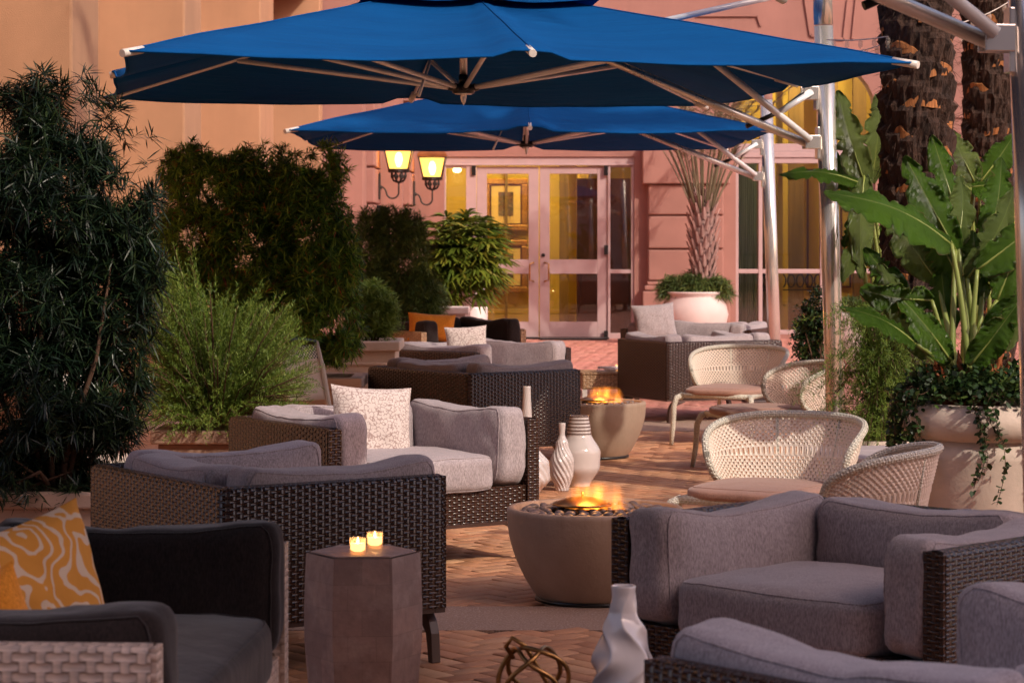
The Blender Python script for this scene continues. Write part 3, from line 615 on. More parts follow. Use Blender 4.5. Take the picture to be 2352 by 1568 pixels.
# unseen block, added to throw the near terrace into shade
blocker = thing('shade_block', 'unseen stucco block added behind the viewer to shade the terrace', 'building', (0, 0, 0))
BLOCK_Y, BLOCK_H = -12.0, 22.6
m = MB(); m.box(-25, 42, BLOCK_Y-4, BLOCK_Y, 0, BLOCK_H); m.build('wall', stucco('cream_stucco', (.62, .56, .50)), blocker)
m = MB(); m.box(-25.1, 42.1, BLOCK_Y-.1, BLOCK_Y+.25, BLOCK_H+.002, BLOCK_H+.3); m.build('cornice', M['pink'], blocker)

# ------------------------------------------------------------------ cushions
def superbox(w_, d, h, e=5.5, n=16, bulge=.05, sag=0, corner=0, wr=.006, seed=0, piping=True):
    """soft box cushion centred on the origin: w_ (x), d (y), h (z)"""
    m = MB(); sd = Vector((seed*7.3, seed*3.1, seed*5.7)); hw, hd, hh = w_/2, d/2, h/2
    def shape(p):
        x, y, z = p
        k = (abs(x)**e+abs(y)**e+abs(z)**e)**(1/e); q = Vector((x/k, y/k, z/k))
        bx = 1+bulge*(1-q.y**2)*(1-q.z**2); by = 1+bulge*(1-q.x**2)*(1-q.z**2); bz = 1+bulge*(1-q.x**2)*(1-q.y**2)
        v = Vector((q.x*hw*(bx if hw < .15 else 1), q.y*hd*(by if hd < .15 else 1), q.z*hh*(bz if hh < .15 else 1)))
        if sag: v.z += -sag*(1-(q.x if hw > hd else q.y)**2)*max(0, q.z)
        if corner and hw > hd: v.z += corner*max(0, q.z)*abs(q.x)**6
        elif corner: v.z += corner*max(0, q.z)*abs(q.y)**6
        nn = noise.noise(v*6+sd)*.6+noise.noise(v*15+sd)*.4
        return v+q.normalized()*wr*nn*1.8
    for ax in range(3):
        for sg in (-1, 1):
            P = []
            for i in range(n+1):
                for j in range(n+1):
                    a, b = math.sin((i/n-.5)*PI)*.35+(2*i/n-1)*.65, math.sin((j/n-.5)*PI)*.35+(2*j/n-1)*.65
                    p = [0, 0, 0]; p[ax] = sg; p[(ax+1) % 3] = a*sg; p[(ax+2) % 3] = b; P.append(shape(p))
            m.grid(P, n+1, n+1)
    m.shape = shape
    return m
def piping(shape, w_, d, h, r=.0026):
    """a welt round the two big faces"""
    m = MB(); dims = [w_/2, d/2, h/2]; ax = dims.index(min(dims))
    for sg in (-.90, .90):
        path = []
        for k in range(64):
            a = 2*PI*k/64; c, s = math.cos(a), math.sin(a); kk = max(abs(c), abs(s)); u, v = c/kk, s/kk
            p = [0, 0, 0]; p[ax] = sg; p[(ax+1) % 3] = u; p[(ax+2) % 3] = v; q = shape(p); path.append(q*1.004)
        m.tube(path, r, 5, closed=True)
    return m
def weld(o):
    import bmesh
    b = bmesh.new(); b.from_mesh(o.data); bmesh.ops.remove_doubles(b, verts=b.verts, dist=.0006); b.to_mesh(o.data); b.free()
    for p in o.data.polygons: p.use_smooth = True
def cushion(name, parent, mat, size, loc, rot=(0, 0, 0), pipe=True, **k):
    sb = superbox(*size, **k); o = sb.build(name, mat, parent); weld(o); o.location = loc; o.rotation_euler = rot
    if pipe: q = piping(sb.shape, *size).build('piping', mat, o)
    return o
def throw_pillow(label, mat, loc, rot, size=.44, th=.15, seed=0, group=None, name='throw_pillow', h=None):
    n = 26; h = h or size; sd = Vector((seed*3.3, 1.7*seed, 9.1)); m = MB()
    for sg in (-1, 1):
        P = []
        for i in range(n+1):
            for j in range(n+1):
                u, v = 2*i/n-1, 2*j/n-1
                ex = 1-.075*(1-v*v)*abs(u)**3; ez = 1-.075*(1-u*u)*abs(v)**3
                t = th/2*((1-abs(u)**2.6)*(1-abs(v)**2.6))**.55
                p = Vector((u*size/2*ex, 0, v*h/2*ez)); q = p*7+sd
                t *= 1+.22*noise.noise(q)+.10*noise.noise(q*2.6)
                crn = (abs(u)*abs(v))**5*.012
                P.append((p.x, sg*(t+.002)+.010*noise.noise(p*5+sd), p.z+crn*0))
        if sg < 0: m.grid(P, n+1, n+1)
        else: m.grid([P[i*(n+1)+j] for i in range(n, -1, -1) for j in range(n+1)], n+1, n+1)
    o = m.build(name, mat, None); weld(o); o.location = loc; o.rotation_euler = rot
    return tag(o, label, 'pillow', group)

# ------------------------------------------------------------------ box lounge chair (wicker shell open at the front, -Y)
def lounge(label, loc, rz, Wd=1.15, D=.87, wick='dwick', fab='taupe', H=.65, group='wicker lounge chairs with loose cushions', seed=0, legmat='leg', topz=.712, seats=1, name='lounge_chair', cat='lounge chair', push=0.0):
    t = thing(name, label, cat, (loc[0], loc[1], 0), rz, group)
    hw, hd, T = Wd/2, D/2, .065; z0 = .19; m = MB(); wm = M[wick]
    # outer skin / inner skin / rim as swept U, rounded outer corners
    def U(off):
        r = max(.035-off*.5, .006); P = [(-hw+off, -hd)]
        for (cx_, cy_, a0) in ((-hw+off+r, hd-off-r, PI), (hw-off-r, hd-off-r, PI/2)):
            for k in range(5): a = a0-PI/2*k/4; P.append((cx_+r*math.cos(a), cy_+r*math.sin(a)))
        P.append((hw-off, -hd)); return P
    out, inn = U(0), U(T); n = len(out); Ls = [0]
    for i in range(1, n): Ls.append(Ls[-1]+math.hypot(out[i][0]-out[i-1][0], out[i][1]-out[i-1][1]))
    prof = [(out, z0, 0), (out, H-.012, 1), (None, H, 2), (inn, H-.012, 3), (inn, z0, 4)]
    P = []; UV = []
    for i in range(n):
        o_, i_ = Vector(out[i]), Vector(inn[i]); md = lambda f: o_.lerp(i_, f)
        for q, z, v in ((md(0), z0, z0), (md(0), H-.02, H-.02), (md(.12), H-.005, H-.002), (md(.5), H, H+.033), (md(.88), H-.005, H+.066), (md(1), H-.02, H+.082), (md(1), z0, H+.5)):
            P.append((q.x, q.y, z)); UV.append((Ls[i], v))
    m.grid(P, n, 7, True, UV)
    for i, s_ in ((0, 1), (n-1, -1)):      # front ends of the arms
        x0, x1 = sorted((out[i][0], inn[i][0])); m.box(x0+.001, x1-.001, -hd-.012, -hd+.004, z0, H-.006)
    m.box(-hw+T, hw-T, -hd+.004, -hd+.05, z0, .345)      # apron under the seat
    m.box(-hw+T+.001, hw-T-.001, -hd+.051, hd-T-.001, .30, .325)
    b = m.build('wicker_shell', wm, t)
    m = MB(); 
    for x0, x1, y0, y1 in ((-hw, hw, -hd-.01, -hd+.03), (-hw, hw, hd-.035, hd-.005), (-hw+.002, -hw+.04, -hd+.031, hd-.036), (hw-.04, hw-.002, -hd+.031, hd-.036)): m.box(x0+.004, x1-.004, y0, y1, z0-.016, z0-.001)
    m.build('base_rail', M[legmat], t)
    for sx in (-1, 1):
        for sy in (-1, 1):
            m = MB(); path = [(sx*(hw-.09), sy*(hd-.02), z0-.02), (sx*(hw-.05), sy*(hd-.02), z0-.05), (sx*(hw-.03), sy*(hd-.02), .10), (sx*(hw-.02), sy*(hd-.02), 0)]
            P = []
            for (x, y, z), wd in zip(path, (.085, .045, .026, .019)):
                for dx, dy in ((-wd, -.018), (wd*.35, -.018), (wd*.35, .018), (-wd, .018)): P.append((x+sx*dx if True else x, y+dy, z))
            bb = m.pts(P)
            for k in range(3):
                for q in range(4): m.face([bb+k*4+q, bb+k*4+(q+1) % 4, bb+k*4+4+(q+1) % 4, bb+k*4+4+q])
            m.face([bb+12, bb+13, bb+14, bb+15]); m.face([bb+3, bb+2, bb+1, bb]); m.build('leg', M[legmat], t, bevel=.003)
    f = M[fab]; at = .17; ah = topz-.33; al = D-T-.02
    for s_ in (-1, 1):
        cushion('arm_cushion', t, f, (at, al, ah), (s_*(hw-T-at/2+.012), -hd+al/2-.02-push, .335+ah/2), (0, R(s_*2.5), R(s_*random.uniform(-1, 2))), e=6, bulge=.15, sag=.040, corner=.028, wr=.011, seed=seed+s_*2+3)
    iw = Wd-2*T-2*at+.02
    cushion('back_cushion', t, f, (iw if seats == 1 else iw, .19, ah-.01), (0, hd-T-.085, .335+ah/2), (R(-3), 0, 0), e=6, bulge=.12, sag=.030, corner=.02, wr=.010, seed=seed+9)
    cushion('seat_cushion', t, f, (iw, D-T-.17, .17), (0, -hd+(D-T-.17)/2-.035-push, .325+.085), (0, 0, 0), e=7, bulge=.20, wr=.008, seed=seed+14)
    return t
def rzface(fx, fy): return math.atan2(fx, -fy)          # local -Y turned to face (fx, fy)

lounge('near dark wicker chair seen from its back corner, left of the first fire bowl', (-.885, 8.53), rzface(.83, .56), Wd=1.06, D=.85, seed=1)
lounge('dark wicker chair facing the viewer across the first fire bowl, coral print pillow in it', (-.60, 11.08), rzface(.58, -.81), Wd=1.12, D=.9, seed=5)
lounge('middle dark wicker chair with its back corner to the viewer, behind the white floor vases', (-.26, 15.4), rzface(.79, .61), Wd=1.12, D=.86, seed=8)
lounge('dark wicker chair farther down the left row holding the small white patterned pillow', (-.27, 18.25), rzface(.78, -.63), Wd=1.15, D=.9, seed=12)
lounge('dark wicker chair standing by the far fire bowl, its square back corner to the viewer', (1.55, 19.9), rzface(-.42, .91), Wd=1.08, D=.85, seed=15)
lounge('farthest taupe cushioned chair under the palm pot, facing the viewer', (1.75, 22.6), rzface(-.35, -.93), Wd=1.25, D=.9, seed=18)
lounge('near right wicker chair with purple grey cushions, open towards the first fire bowl', (1.02, 6.98), rzface(-.70, -.71), Wd=1.16, D=.88, seed=21, topz=.685)
lounge('closest wicker chair in the bottom right corner, seen over its arm cushion', (.985, 4.70), rzface(-.65, .76), Wd=1.15, D=.88, seed=27, topz=.715)
lounge('charcoal cushioned pale wicker loveseat cut by the bottom left frame edge', (-1.09, 5.68), rzface(.998, -.06), Wd=1.72, D=.85, wick='lwick', fab='char', seed=30, legmat='ivory', topz=.725, name='loveseat', cat='sofa', group='pale wicker seats with charcoal cushions')
lounge('far charcoal cushioned pale wicker seat holding the orange pillow', (-.62, 22.2), rzface(.62, -.78), Wd=1.2, D=.88, wick='honey', fab='char', seed=33, legmat='ivory', topz=.76, name='loveseat', cat='sofa', group='pale wicker seats with charcoal cushions')

# loose pillows
throw_pillow('coral print pillow standing in the chair facing the first fire bowl', M['coral'], (-.64, 11.05, .60), (R(-14), R(4), R(22)), .39, .15, 1, 'coral print pillows')
throw_pillow('small white coral print pillow in the farther left row chair', M['coral'], (-.34, 18.1, .68), (R(-10), R(-3), R(8)), .32, .12, 2, 'coral print pillows', h=.28)
throw_pillow('yellow ikat pillow leaning in the charcoal loveseat', M['ikat'], (-1.15, 5.75, .58), (R(-8), R(-12), R(48)), .42, .20, 3)
throw_pillow('plain orange pillow cut by the left frame edge', M['orange'], (-1.19, 5.28, .50), (R(-15), R(-24), R(15)), .38, .16, 4)
throw_pillow('orange pillow lying along the far charcoal seat', M['orange'], (-.72, 21.7, .68), (R(-14), R(4), R(12)), .44, .15, 6, h=.26)
throw_pillow('plain pale pillow standing in the farthest chair under the palm pot', M['taupe'], (1.32, 22.35, .70), (R(-12), R(-4), R(18)), .42, .16, 7, h=.36)

# ------------------------------------------------------------------ woven cream tub chairs (open towards -Y)
def tub(label, loc, rz, seed=0, seatmat='seatbr'):
    t = thing('woven_chair', label, 'chair', (loc[0], loc[1], 0), rz, 'cream woven tub chairs')
    NU, NV = 92, 22; pm = R(102)
    def sp(u, v):                                     # u -1..1 round, v 0..1 up
        a = u*pm; tp = (1-abs(u)**3.6)**.55 if abs(u) < 1 else 0
        zc = .505-.01*abs(u)**2; hh = .15*(.16+.84*tp) if abs(u) < 1 else .022
        z = zc+(2*v-1)*hh+ (.02*(1-u*u) if v > .5 else -.03*(1-u*u)*(1-v))
        r = .245+.24*(z-.38)+.03*abs(u)
        return Vector((r*1.12*math.sin(a), r*math.cos(a)*.98+.06, z))
    V = []; Q = []
    # each mesh opening is a ring of four quads round a hole
    for i in range(NU):
        for j in range(NV):
            u0, u1 = -1+2*i/NU, -1+2*(i+1)/NU; v0, v1 = j/NV, (j+1)/NV
            c = [sp(u0, v0), sp(u1, v0), sp(u1, v1), sp(u0, v1)]; cen = (c[0]+c[1]+c[2]+c[3])/4
            odd = (i+j) % 2
            nrm = Vector((cen.x, cen.y, 0)).normalized()*(.0035 if odd else -.0015)
            k = .70
            h = [cen.lerp(p, k) for p in c]
            b = len(V); V += [p[:] for p in c]+[(p+nrm)[:] for p in h]
            if odd or abs(u0) > .94 or j < 1 or j > NV-2:
                md = (cen+nrm)[:]; V.append(md); Q += [(b, b+1, b+8, b+8), (b+1, b+2, b+8, b+8), (b+2, b+3, b+8, b+8), (b+3, b, b+8, b+8)]
            else:
                Q += [(b, b+1, b+5, b+4), (b+1, b+2, b+6, b+5), (b+2, b+3, b+7, b+6), (b+3, b, b+4, b+7)]
    me = bpy.data.meshes.new('woven_shell'); me.from_pydata(V, [], [tuple(dict.fromkeys(q)) for q in Q]); me.materials.append(M['ccord']); me.update()
    o = bpy.data.objects.new('woven_shell', me); col.objects.link(o); o.parent = t
    s_ = o.modifiers.new('solid', 'SOLIDIFY'); s_.thickness = .004
    path = [sp(-1+2*i/48, 1) for i in range(49)]+[sp(1, .5)]+[sp(1-2*i/48, 0) for i in range(49)]+[sp(-1, .5)]
    m = MB(); m.tube(path, .017, 8, closed=True); m.build('rolled_rim', M['cream'], t)
    m = MB()
    for a in (-.25, .25): m.tube([sp(a, 0)+Vector((0, .01, -.02)), sp(a, .5)+Vector((0, .008, 0)), sp(a, 1)], .007, 6)
    m.tube([(.24*math.cos(a), -.03+.27*math.sin(a), .35) for a in np.linspace(0, 2*PI, 25)[:-1]], .02, 8, closed=True)
    m.tube([(-.24, .02, .35), (-.26, -.40, .345), (-.26, -.42, .33)], .019, 8); m.tube([(.24, .02, .35), (.26, -.40, .345), (.26, -.42, .33)], .019, 8)
    m.tube([(-.26, -.42, .35), (.26, -.42, .35)], .018, 8)
    m.build('seat_ring', M['cream'], t)
    for sx in (-1, 1):
        q = MB(); q.tube([(sx*.25, -.41, .352), (sx*.28, -.445, .335), (sx*.29, -.47, .28), (sx*.295, -.48, .12), (sx*.30, -.50, .0)], [.02, .021, .02, .018, .015], 8); q.build('leg', M['cream'], t)
        q = MB(); q.tube([(sx*.17, .17, .36), (sx*.21, .24, .2), (sx*.23, .30, .0)], [.018, .015, .012], 8); q.build('leg', M['ivory'], t)
    cushion('seat_cushion', t, M[seatmat], (.54, .62, .07), (0, -.14, .375), e=3.6, bulge=.3, wr=.003, seed=seed)
    return t
def ccord():
    m, n, p = newmat('cream_weave'); co = coord(n)
    n.links.new(ramp(n, noi(n, co, 5, 4), [(.3, (.73, .61, .51)), (.7, (.82, .71, .62))]), p.inputs['Base Color']); p.inputs['Roughness'].default_value = .42
    bump(n, p, noi(n, co, 220, 2), .001); return m
M['ccord'] = ccord()
tub('cream woven chair before the square dark wicker corner, highest of the cream chairs', (1.62, 17.6), rzface(-.42, -.91), 1)
tub('cream woven chair turned left in front of the steel pole, leaf shadows on its back', (1.72, 15.4), rzface(-.97, -.25), 2)
tub('large cream woven chair right behind the purple grey chair, its curved back spread wide', (1.15, 10.55), rzface(-.52, -.85), 3)
tub('cream woven chair turned left beside the big banana pot, lowest of the cream chairs', (1.24, 9.15), rzface(-.93, .30), 4)

# grey slatted low table
t = thing('slatted_table', 'weathered grey slatted low table behind the large cream chair', 'table', (1.92, 11.9, 0), R(8))
m = MB()
for i in range(7): m.box(-.42, .42, -.35+i*.1, -.35+i*.1+.092, .40, .42)
m.build('tabletop', M['grey'], t, bevel=.003)
for sx in (-1, 1):
    for sy in (-1, 1): q = MB(); q.box(sx*.38-.025, sx*.38+.025, sy*.3-.025, sy*.3+.025, 0, .399); q.build('leg', M['grey'], t)

# ------------------------------------------------------------------ fire bowls
def fire_bowl(label, loc, seed, Rr=.357, flame=(0, 0)):
    t = thing('fire_bowl', label, 'fire bowl', (loc[0], loc[1], 0), 0, 'round concrete fire bowls')
    H = .375; prof = [(.17, .0), (.225, .004), (.238, .02)]
    for k in range(1, 15):
        a = k/14; prof.append((.238+(Rr-.238)*math.sin(a*PI/2)**.85, .02+(H-.05)*a))
    prof += [(Rr+.001, H-.02), (Rr, H-.006), (Rr-.006, H), (Rr-.026, H), (Rr-.032, H-.006), (Rr-.034, H-.05), (.1, H-.07)]
    m = MB(); m.lathe(prof, 96); m.build('bowl', M['conc'], t)
    m = MB(); m.lathe([(.23, .001), (.243, .002), (.243, .016), (.23, .018)], 64); m.build('foot_ring', M['black'], t)
    rs = random.Random(seed); V = []; Q = []; pts = []
    tries = 0
    while len(pts) < 210 and tries < 9000:
        tries += 1; r = (Rr-.055)*math.sqrt(rs.random()); a = rs.random()*2*PI; x, y = r*math.cos(a), r*math.sin(a)
        lay = 0 if len(pts) < 120 else 1
        if all((x-p[0])**2+(y-p[1])**2 > (.033 if lay == 0 else .040)**2 or p[2] != lay for p in pts): pts.append((x, y, lay))
    m = MB()
    for x, y, lay in pts:
        a, b_, c = rs.uniform(.017, .031), rs.uniform(.015, .023), rs.uniform(.009, .015)
        rot = Euler((rs.uniform(-.3, .3), rs.uniform(-.3, .3), rs.uniform(0, PI))).to_matrix(); P = []
        for i in range(8):
            th = PI*(i+.0)/7 if 0 < i < 7 else (.02 if i == 0 else PI-.02)
            for k in range(10):
                ph = 2*PI*k/10; P.append(rot @ Vector((a*math.sin(th)*math.cos(ph), b_*math.sin(th)*math.sin(ph), c*math.cos(th)))+Vector((x, y, H-.030+lay*.014+(.02 if r < .1 else 0))))
        b = m.pts(P)
        for i in range(7):
            for k in range(10): m.face([b+i*10+k, b+(i+1)*10+k, b+(i+1)*10+(k+1) % 10, b+i*10+(k+1) % 10], None, True)
    tag(m.build('pebbles', M['pebble'], t), kind='stuff')
    m = MB(); fx, fy = flame
    m.lathe([(.02, H+.040), (.05, H+.036), (.118, H+.014), (.126, H+.010), (.12, H+.004)], 32, (fx-.03, fy+.03), True, True, lambda r, z, a: r*(1+.03*math.sin(12*a))); m.tube([(fx-.03, fy+.03, H+.03), (fx-.03, fy+.03, H+.058)], .006, 8)
    m.build('burner_cap', M['brass'], t)
    # flame: a soft glowing body of gas
    m = MB(); P = []; n_, k_ = 14, 28
    for i in range(n_+1):
        v = i/n_
        for k in range(k_):
            a = 2*PI*k/k_; rr = .135*(1-.2*v)*(1-v**6)**.5+.001; P.append((fx+.025+rr*1.0*math.cos(a), fy+rr*.5*math.sin(a), H-.005+v*.115))
    b = m.pts(P)
    for i in range(n_):
        for k in range(k_): m.face([b+i*k_+k, b+i*k_+(k+1) % k_, b+(i+1)*k_+(k+1) % k_, b+(i+1)*k_+k], None, True)
    m.face([b+k for k in range(k_)][::-1]); m.face([b+n_*k_+k for k in range(k_)])
    fm = bpy.data.materials.get('flame')
    if fm is None:
        fm = bpy.data.materials.new('flame'); fm.use_nodes = True; n = fm.node_tree; n.nodes.clear(); out = n.nodes.new('ShaderNodeOutputMaterial')
        e = n.nodes.new('ShaderNodeVolumePrincipled'); e.inputs['Density'].default_value = 0; e.inputs['Emission Color'].default_value = (1, .27, .025, 1)
        gc = coord(n, 'Generated'); s = n.nodes.new('ShaderNodeSeparateXYZ'); n.links.new(gc, s.inputs[0])
        x = mth(n, 'SUBTRACT', s.outputs[0], .5); y = mth(n, 'SUBTRACT', s.outputs[1], .5)
        rr = mth(n, 'SQRT', mth(n, 'ADD', mth(n, 'MULTIPLY', x, x), mth(n, 'MULTIPLY', y, y)))
        fall = ramp(n, rr, [(.12, 1.0), (.48, 0.0)]); hgt = ramp(n, s.outputs[2], [(0, 1.0), (.35, .8), (.95, 0.0)])
        st = ramp(n, noi(n, gc, 11, 2, .5, (1, 1, .10)), [(.44, .05), (.62, 1.0)])
        st2 = ramp(n, noi(n, gc, 4, 1, .5, (1, 1, .15)), [(.35, .25), (.6, 1.0)])
        n.links.new(mth(n, 'MULTIPLY', mth(n, 'MULTIPLY', mth(n, 'MULTIPLY', fall, hgt), mth(n, 'MULTIPLY', st, st2)), 90), e.inputs['Emission Strength'])
        n.links.new(e.outputs[0], out.inputs[1])
    m.build('flame', fm, t)
    lamp('glow', (fx, fy, H+.15), 1.5, (1, .42, .10), .06, t)
    return t
fire_bowl('concrete fire bowl full of pebbles, the near one between the chairs', (.337, 9.81), 3, flame=(-.02, 0))
fire_bowl('concrete fire bowl with sunlit foot, the far one behind the white vases', (.545, 16.3), 8, flame=(.06, 0))

# ------------------------------------------------------------------ hexagonal stone side table with candles
t = thing('side_table', 'hexagonal fossil stone side table carrying two lit candles', 'side table', (-.443, 7.2, 0), R(3))
m = MB(); prof = [(.145, 0), (.152, .05), (.165, .15), (.175, .27), (.176, .36), (.173, .45), (.170, .517), (.169, .526)]
P = []; UV = []; L_ = 0
for i, (r, z) in enumerate(prof):
    for k in range(7): a = PI/3*k; P.append((r*math.cos(a), r*math.sin(a), z)); UV.append((k*.18, z))
for k in range(6):
    b = m.pts([P[i*7+k] for i in range(8)]+[P[i*7+k+1] for i in range(8)])
    for i in range(7): m.face([b+i, b+8+i, b+9+i, b+i+1], [UV[i*7+k], (UV[i*7+k][0]+.18, UV[i*7+k][1]), (UV[i*7+k][0]+.18, UV[i*7+7+k][1]), UV[i*7+7+k]])
m.build('pedestal', M['stone'], t)
m = MB(); b = m.pts([(.157*math.cos(PI/3*k), .157*math.sin(PI/3*k), z) for z in (.5265, .531) for k in range(6)])
m.face([b+6+k for k in range(6)], [(math.cos(k), math.sin(k)) for k in range(6)])
for k in range(6): m.face([b+k, b+(k+1) % 6, b+6+(k+1) % 6, b+6+k], [(0, 0), (.17, 0), (.17, .01), (0, .01)])
m.build('tabletop', M['stone'], t, bevel=.002)
def candle(px, d, label, zt=.5315):
    x = (px-CX)*d/F; t = thing('candle_holder', label, 'candle', (x, d, zt), 0, 'glass tealight cups')
    m = MB(); m.lathe([(.018, 0), (.0215, .002), (.0235, .012), (.0245, .046), (.0228, .046), (.0215, .012), (.012, .006)], 28, (0, 0), True, True); m.build('glass_cup', M['cup'], t)
    m = MB(); m.lathe([(.012, .0065), (.0210, .0125), (.0218, .030), (.003, .0295)], 24); m.build('wax', M['wax'], t)
    m = MB(); m.lathe([(.0006, .029), (.0032, .033), (.0040, .037), (.0022, .043), (.0004, .049)], 12); m.build('flame', emit('candle_flame', (1, .55, .16), 14), t)
    lamp('glow', (0, 0, .036), .22, (1, .5, .16), .006, t)
candle(822, 7.13, 'left glass tealight cup burning on the stone side table')
candle(861, 7.27, 'right glass tealight cup burning on the stone side table')

# ------------------------------------------------------------------ vases
def vase_obj(name, prof, loc, label, rfun=None, n=72, mat='white', group=None):
    m = MB(); m.lathe(prof, n, rfun=rfun); o = m.build('vase' if name is None else name, M[mat], None); o.location = loc; return tag(o, label, 'vase', group)
def smoothprof(keys, n=40):
    out = []; zs = [k[1] for k in keys]
    for i in range(n+1):
        z = zs[0]+(zs[-1]-zs[0])*i/n
        for a in range(len(keys)-1):
            if keys[a][1] <= z <= keys[a+1][1]+1e-9: break
        t = (z-keys[a][1])/max(keys[a+1][1]-keys[a][1], 1e-9); t = t*t*(3-2*t); out.append((keys[a][0]+(keys[a+1][0]-keys[a][0])*t, z))
    return out
# faceted vase in front, on a low table below the frame
def facet(r, z, a):
    u = z/.33; tw = 5
    ph = a*tw/2+PI*.5*math.floor(u*3); f = abs(math.sin(a*3+ (1.2*math.sin(u*PI*2.6))))
    return r*(.80+.32*f*math.sin(min(1, max(0, (1-u)*3))*PI/2)*math.sin(min(1, u*5)*PI/2))
def fold(r, z, a):
    f = abs(math.sin(2.5*a+1.25*math.sin(2*PI*(z-.02)/.19))); e = min(1, z/.03)*(1 if z < .24 else max(0, (.33-z)/.09)); return r*(1+e*(.20*(1-f)**1.2-.12))
vase_obj('vase', smoothprof([(.050, 0), (.076, .07), (.078, .13), (.055, .215), (.034, .27), (.030, .31), (.031, .33)], 70)+[(.026, .3295), (.024, .28)], ((1432-CX)*6.0/F, 6.0, .268), 'white folded relief vase in the foreground beside the brass knot', fold, 150, 'gloss')
LT = thing('coffee_table', 'low table below the frame edge carrying the folded vase and brass knot', 'table', (.17, 5.82, 0))
m = MB(); m.box(-.34, .34, -.26, .26, .235, .266); m.build('tabletop', M['leg'], LT, bevel=.006)
for sx in (-1, 1):
    for sy in (-1, 1): q = MB(); q.tube([(sx*.29, sy*.21, .234), (sx*.30, sy*.22, 0)], [.018, .012], 8); q.build('leg', M['leg'], LT)
# brass knot sculpture
m = MB(); Rk = .090
for ax, rr_, off in (((.35, 1, .25), Rk, 0), ((-.75, .6, .35), Rk*.98, 0), ((.75, .5, .55), Rk*.96, 0)):
    a_ = Vector(ax).normalized(); u = a_.orthogonal().normalized(); v = a_.cross(u)
    m.tube([(u*math.cos(t_)*rr_*(1+.05*math.sin(2*t_))+v*math.sin(t_)*rr_*.93+a_*(.012*math.sin(3*t_))) for t_ in np.linspace(0, 2*PI, 49)[:-1]], .0062, 8, closed=True)
m.tube([Vector((-.05, .02, .05)), Vector((-.068, 0, .082)), Vector((-.052, -.01, .105)), Vector((-.02, -.01, .085)), Vector((.03, -.01, .0)), Vector((.06, 0, -.06))], .0062, 8)
o = m.build('wire_knot', M['brass'], None); o.location = ((1225-CX)*6.0/F, 6.0, .268+.097); tag(o, 'aged brass wire knot sculpture at the bottom centre edge', 'sculpture')
# three floor vases
def swirl(n_, amp, tw): return lambda r, z, a: r*(1+amp*(abs(math.sin((a+z*tw)*n_/2))-.5)*min(1, r/.05))
vase_obj('floor_vase', smoothprof([(.038, 0), (.062, .10), (.066, .17), (.036, .27), (.016, .33), (.020, .395)], 60)+[(.012, .394)], ((1291-CX)*14.1/F, 14.1, 0), 'slim white swirl fluted vase, smallest of the floor vases', swirl(14, .16, 9), 112, group='white floor vases')
bandm, n, p = newmat('ringed_glaze'); s = n.nodes.new('ShaderNodeSeparateXYZ'); n.links.new(coord(n), s.inputs[0])
rg = mth(n, 'MULTIPLY', mth(n, 'GREATER_THAN', mth(n, 'SINE', mth(n, 'MULTIPLY', s.outputs[2], 2*PI/.0205)), .2), mth(n, 'GREATER_THAN', s.outputs[2], .305))
n.links.new(mixc(n, rg, (.66, .57, .55), (.15, .09, .075)), p.inputs['Base Color']); p.inputs['Roughness'].default_value = .12; p.inputs['Coat Weight'].default_value = .5
M['ringed'] = bandm
vase_obj('floor_vase', smoothprof([(.065, 0), (.125, .12), (.128, .20), (.072, .32), (.058, .42)], 60)+[(.050, .419), (.045, .3)], ((1330-CX)*14.35/F, 14.35, 0), 'fat glossy white vase with dark ringed neck, by the far fire bowl', lambda r, z, a: r*(1+(.02*math.sin(z*2*PI/.0205) if z > .3 else 0)), 72, 'ringed', group='white floor vases')
vase_obj('floor_vase', smoothprof([(.07, 0), (.13, .09), (.125, .17), (.04, .30), (.030, .38), (.022, .62)], 70)+[(.017, .619)], ((1210-CX)*13.9/F, 13.9, 0), 'tall thin necked vase rising behind the wicker arm', swirl(16, .10, 7), 128, group='white floor vases')

# honey wicker stool with card and candle
t = thing('wicker_table', 'honey wicker side table with menu cards behind the far fire bowl', 'side table', (.80, 20.4, 0), R(6))
m = MB(); m.box(-.24, .24, -.24, .24, .22, .34); m.box(-.245, .245, -.245, .245, .341, .36); m.build('top', M['honey'], t, bevel=.01)
for sx in (-1, 1):
    for sy in (-1, 1): q = MB(); q.box(sx*.22-.02, sx*.22+.02, sy*.22-.02, sy*.22+.02, 0, .219); q.build('leg', M['ivory'], t)
m = MB(); m.box(-.10, .06, -.05, .05, 0, .012); m.box(-.02, .12, -.07, .03, .0125, .022, Matrix.Rotation(.4, 4, 'Z')); m.tube([(-.09, 0, .03), (.1, .01, .03)], .012, 8)
o = m.build('menu_cards', M['white'], None); o.location = (.81, 20.35, .361); tag(o, 'white cards and rolled napkin on the honey wicker table', 'menu cards')
candle((.90-0)/20.5*F+CX, 20.5, 'lit tealight at the edge of the square wicker chair on the honey table', .361)
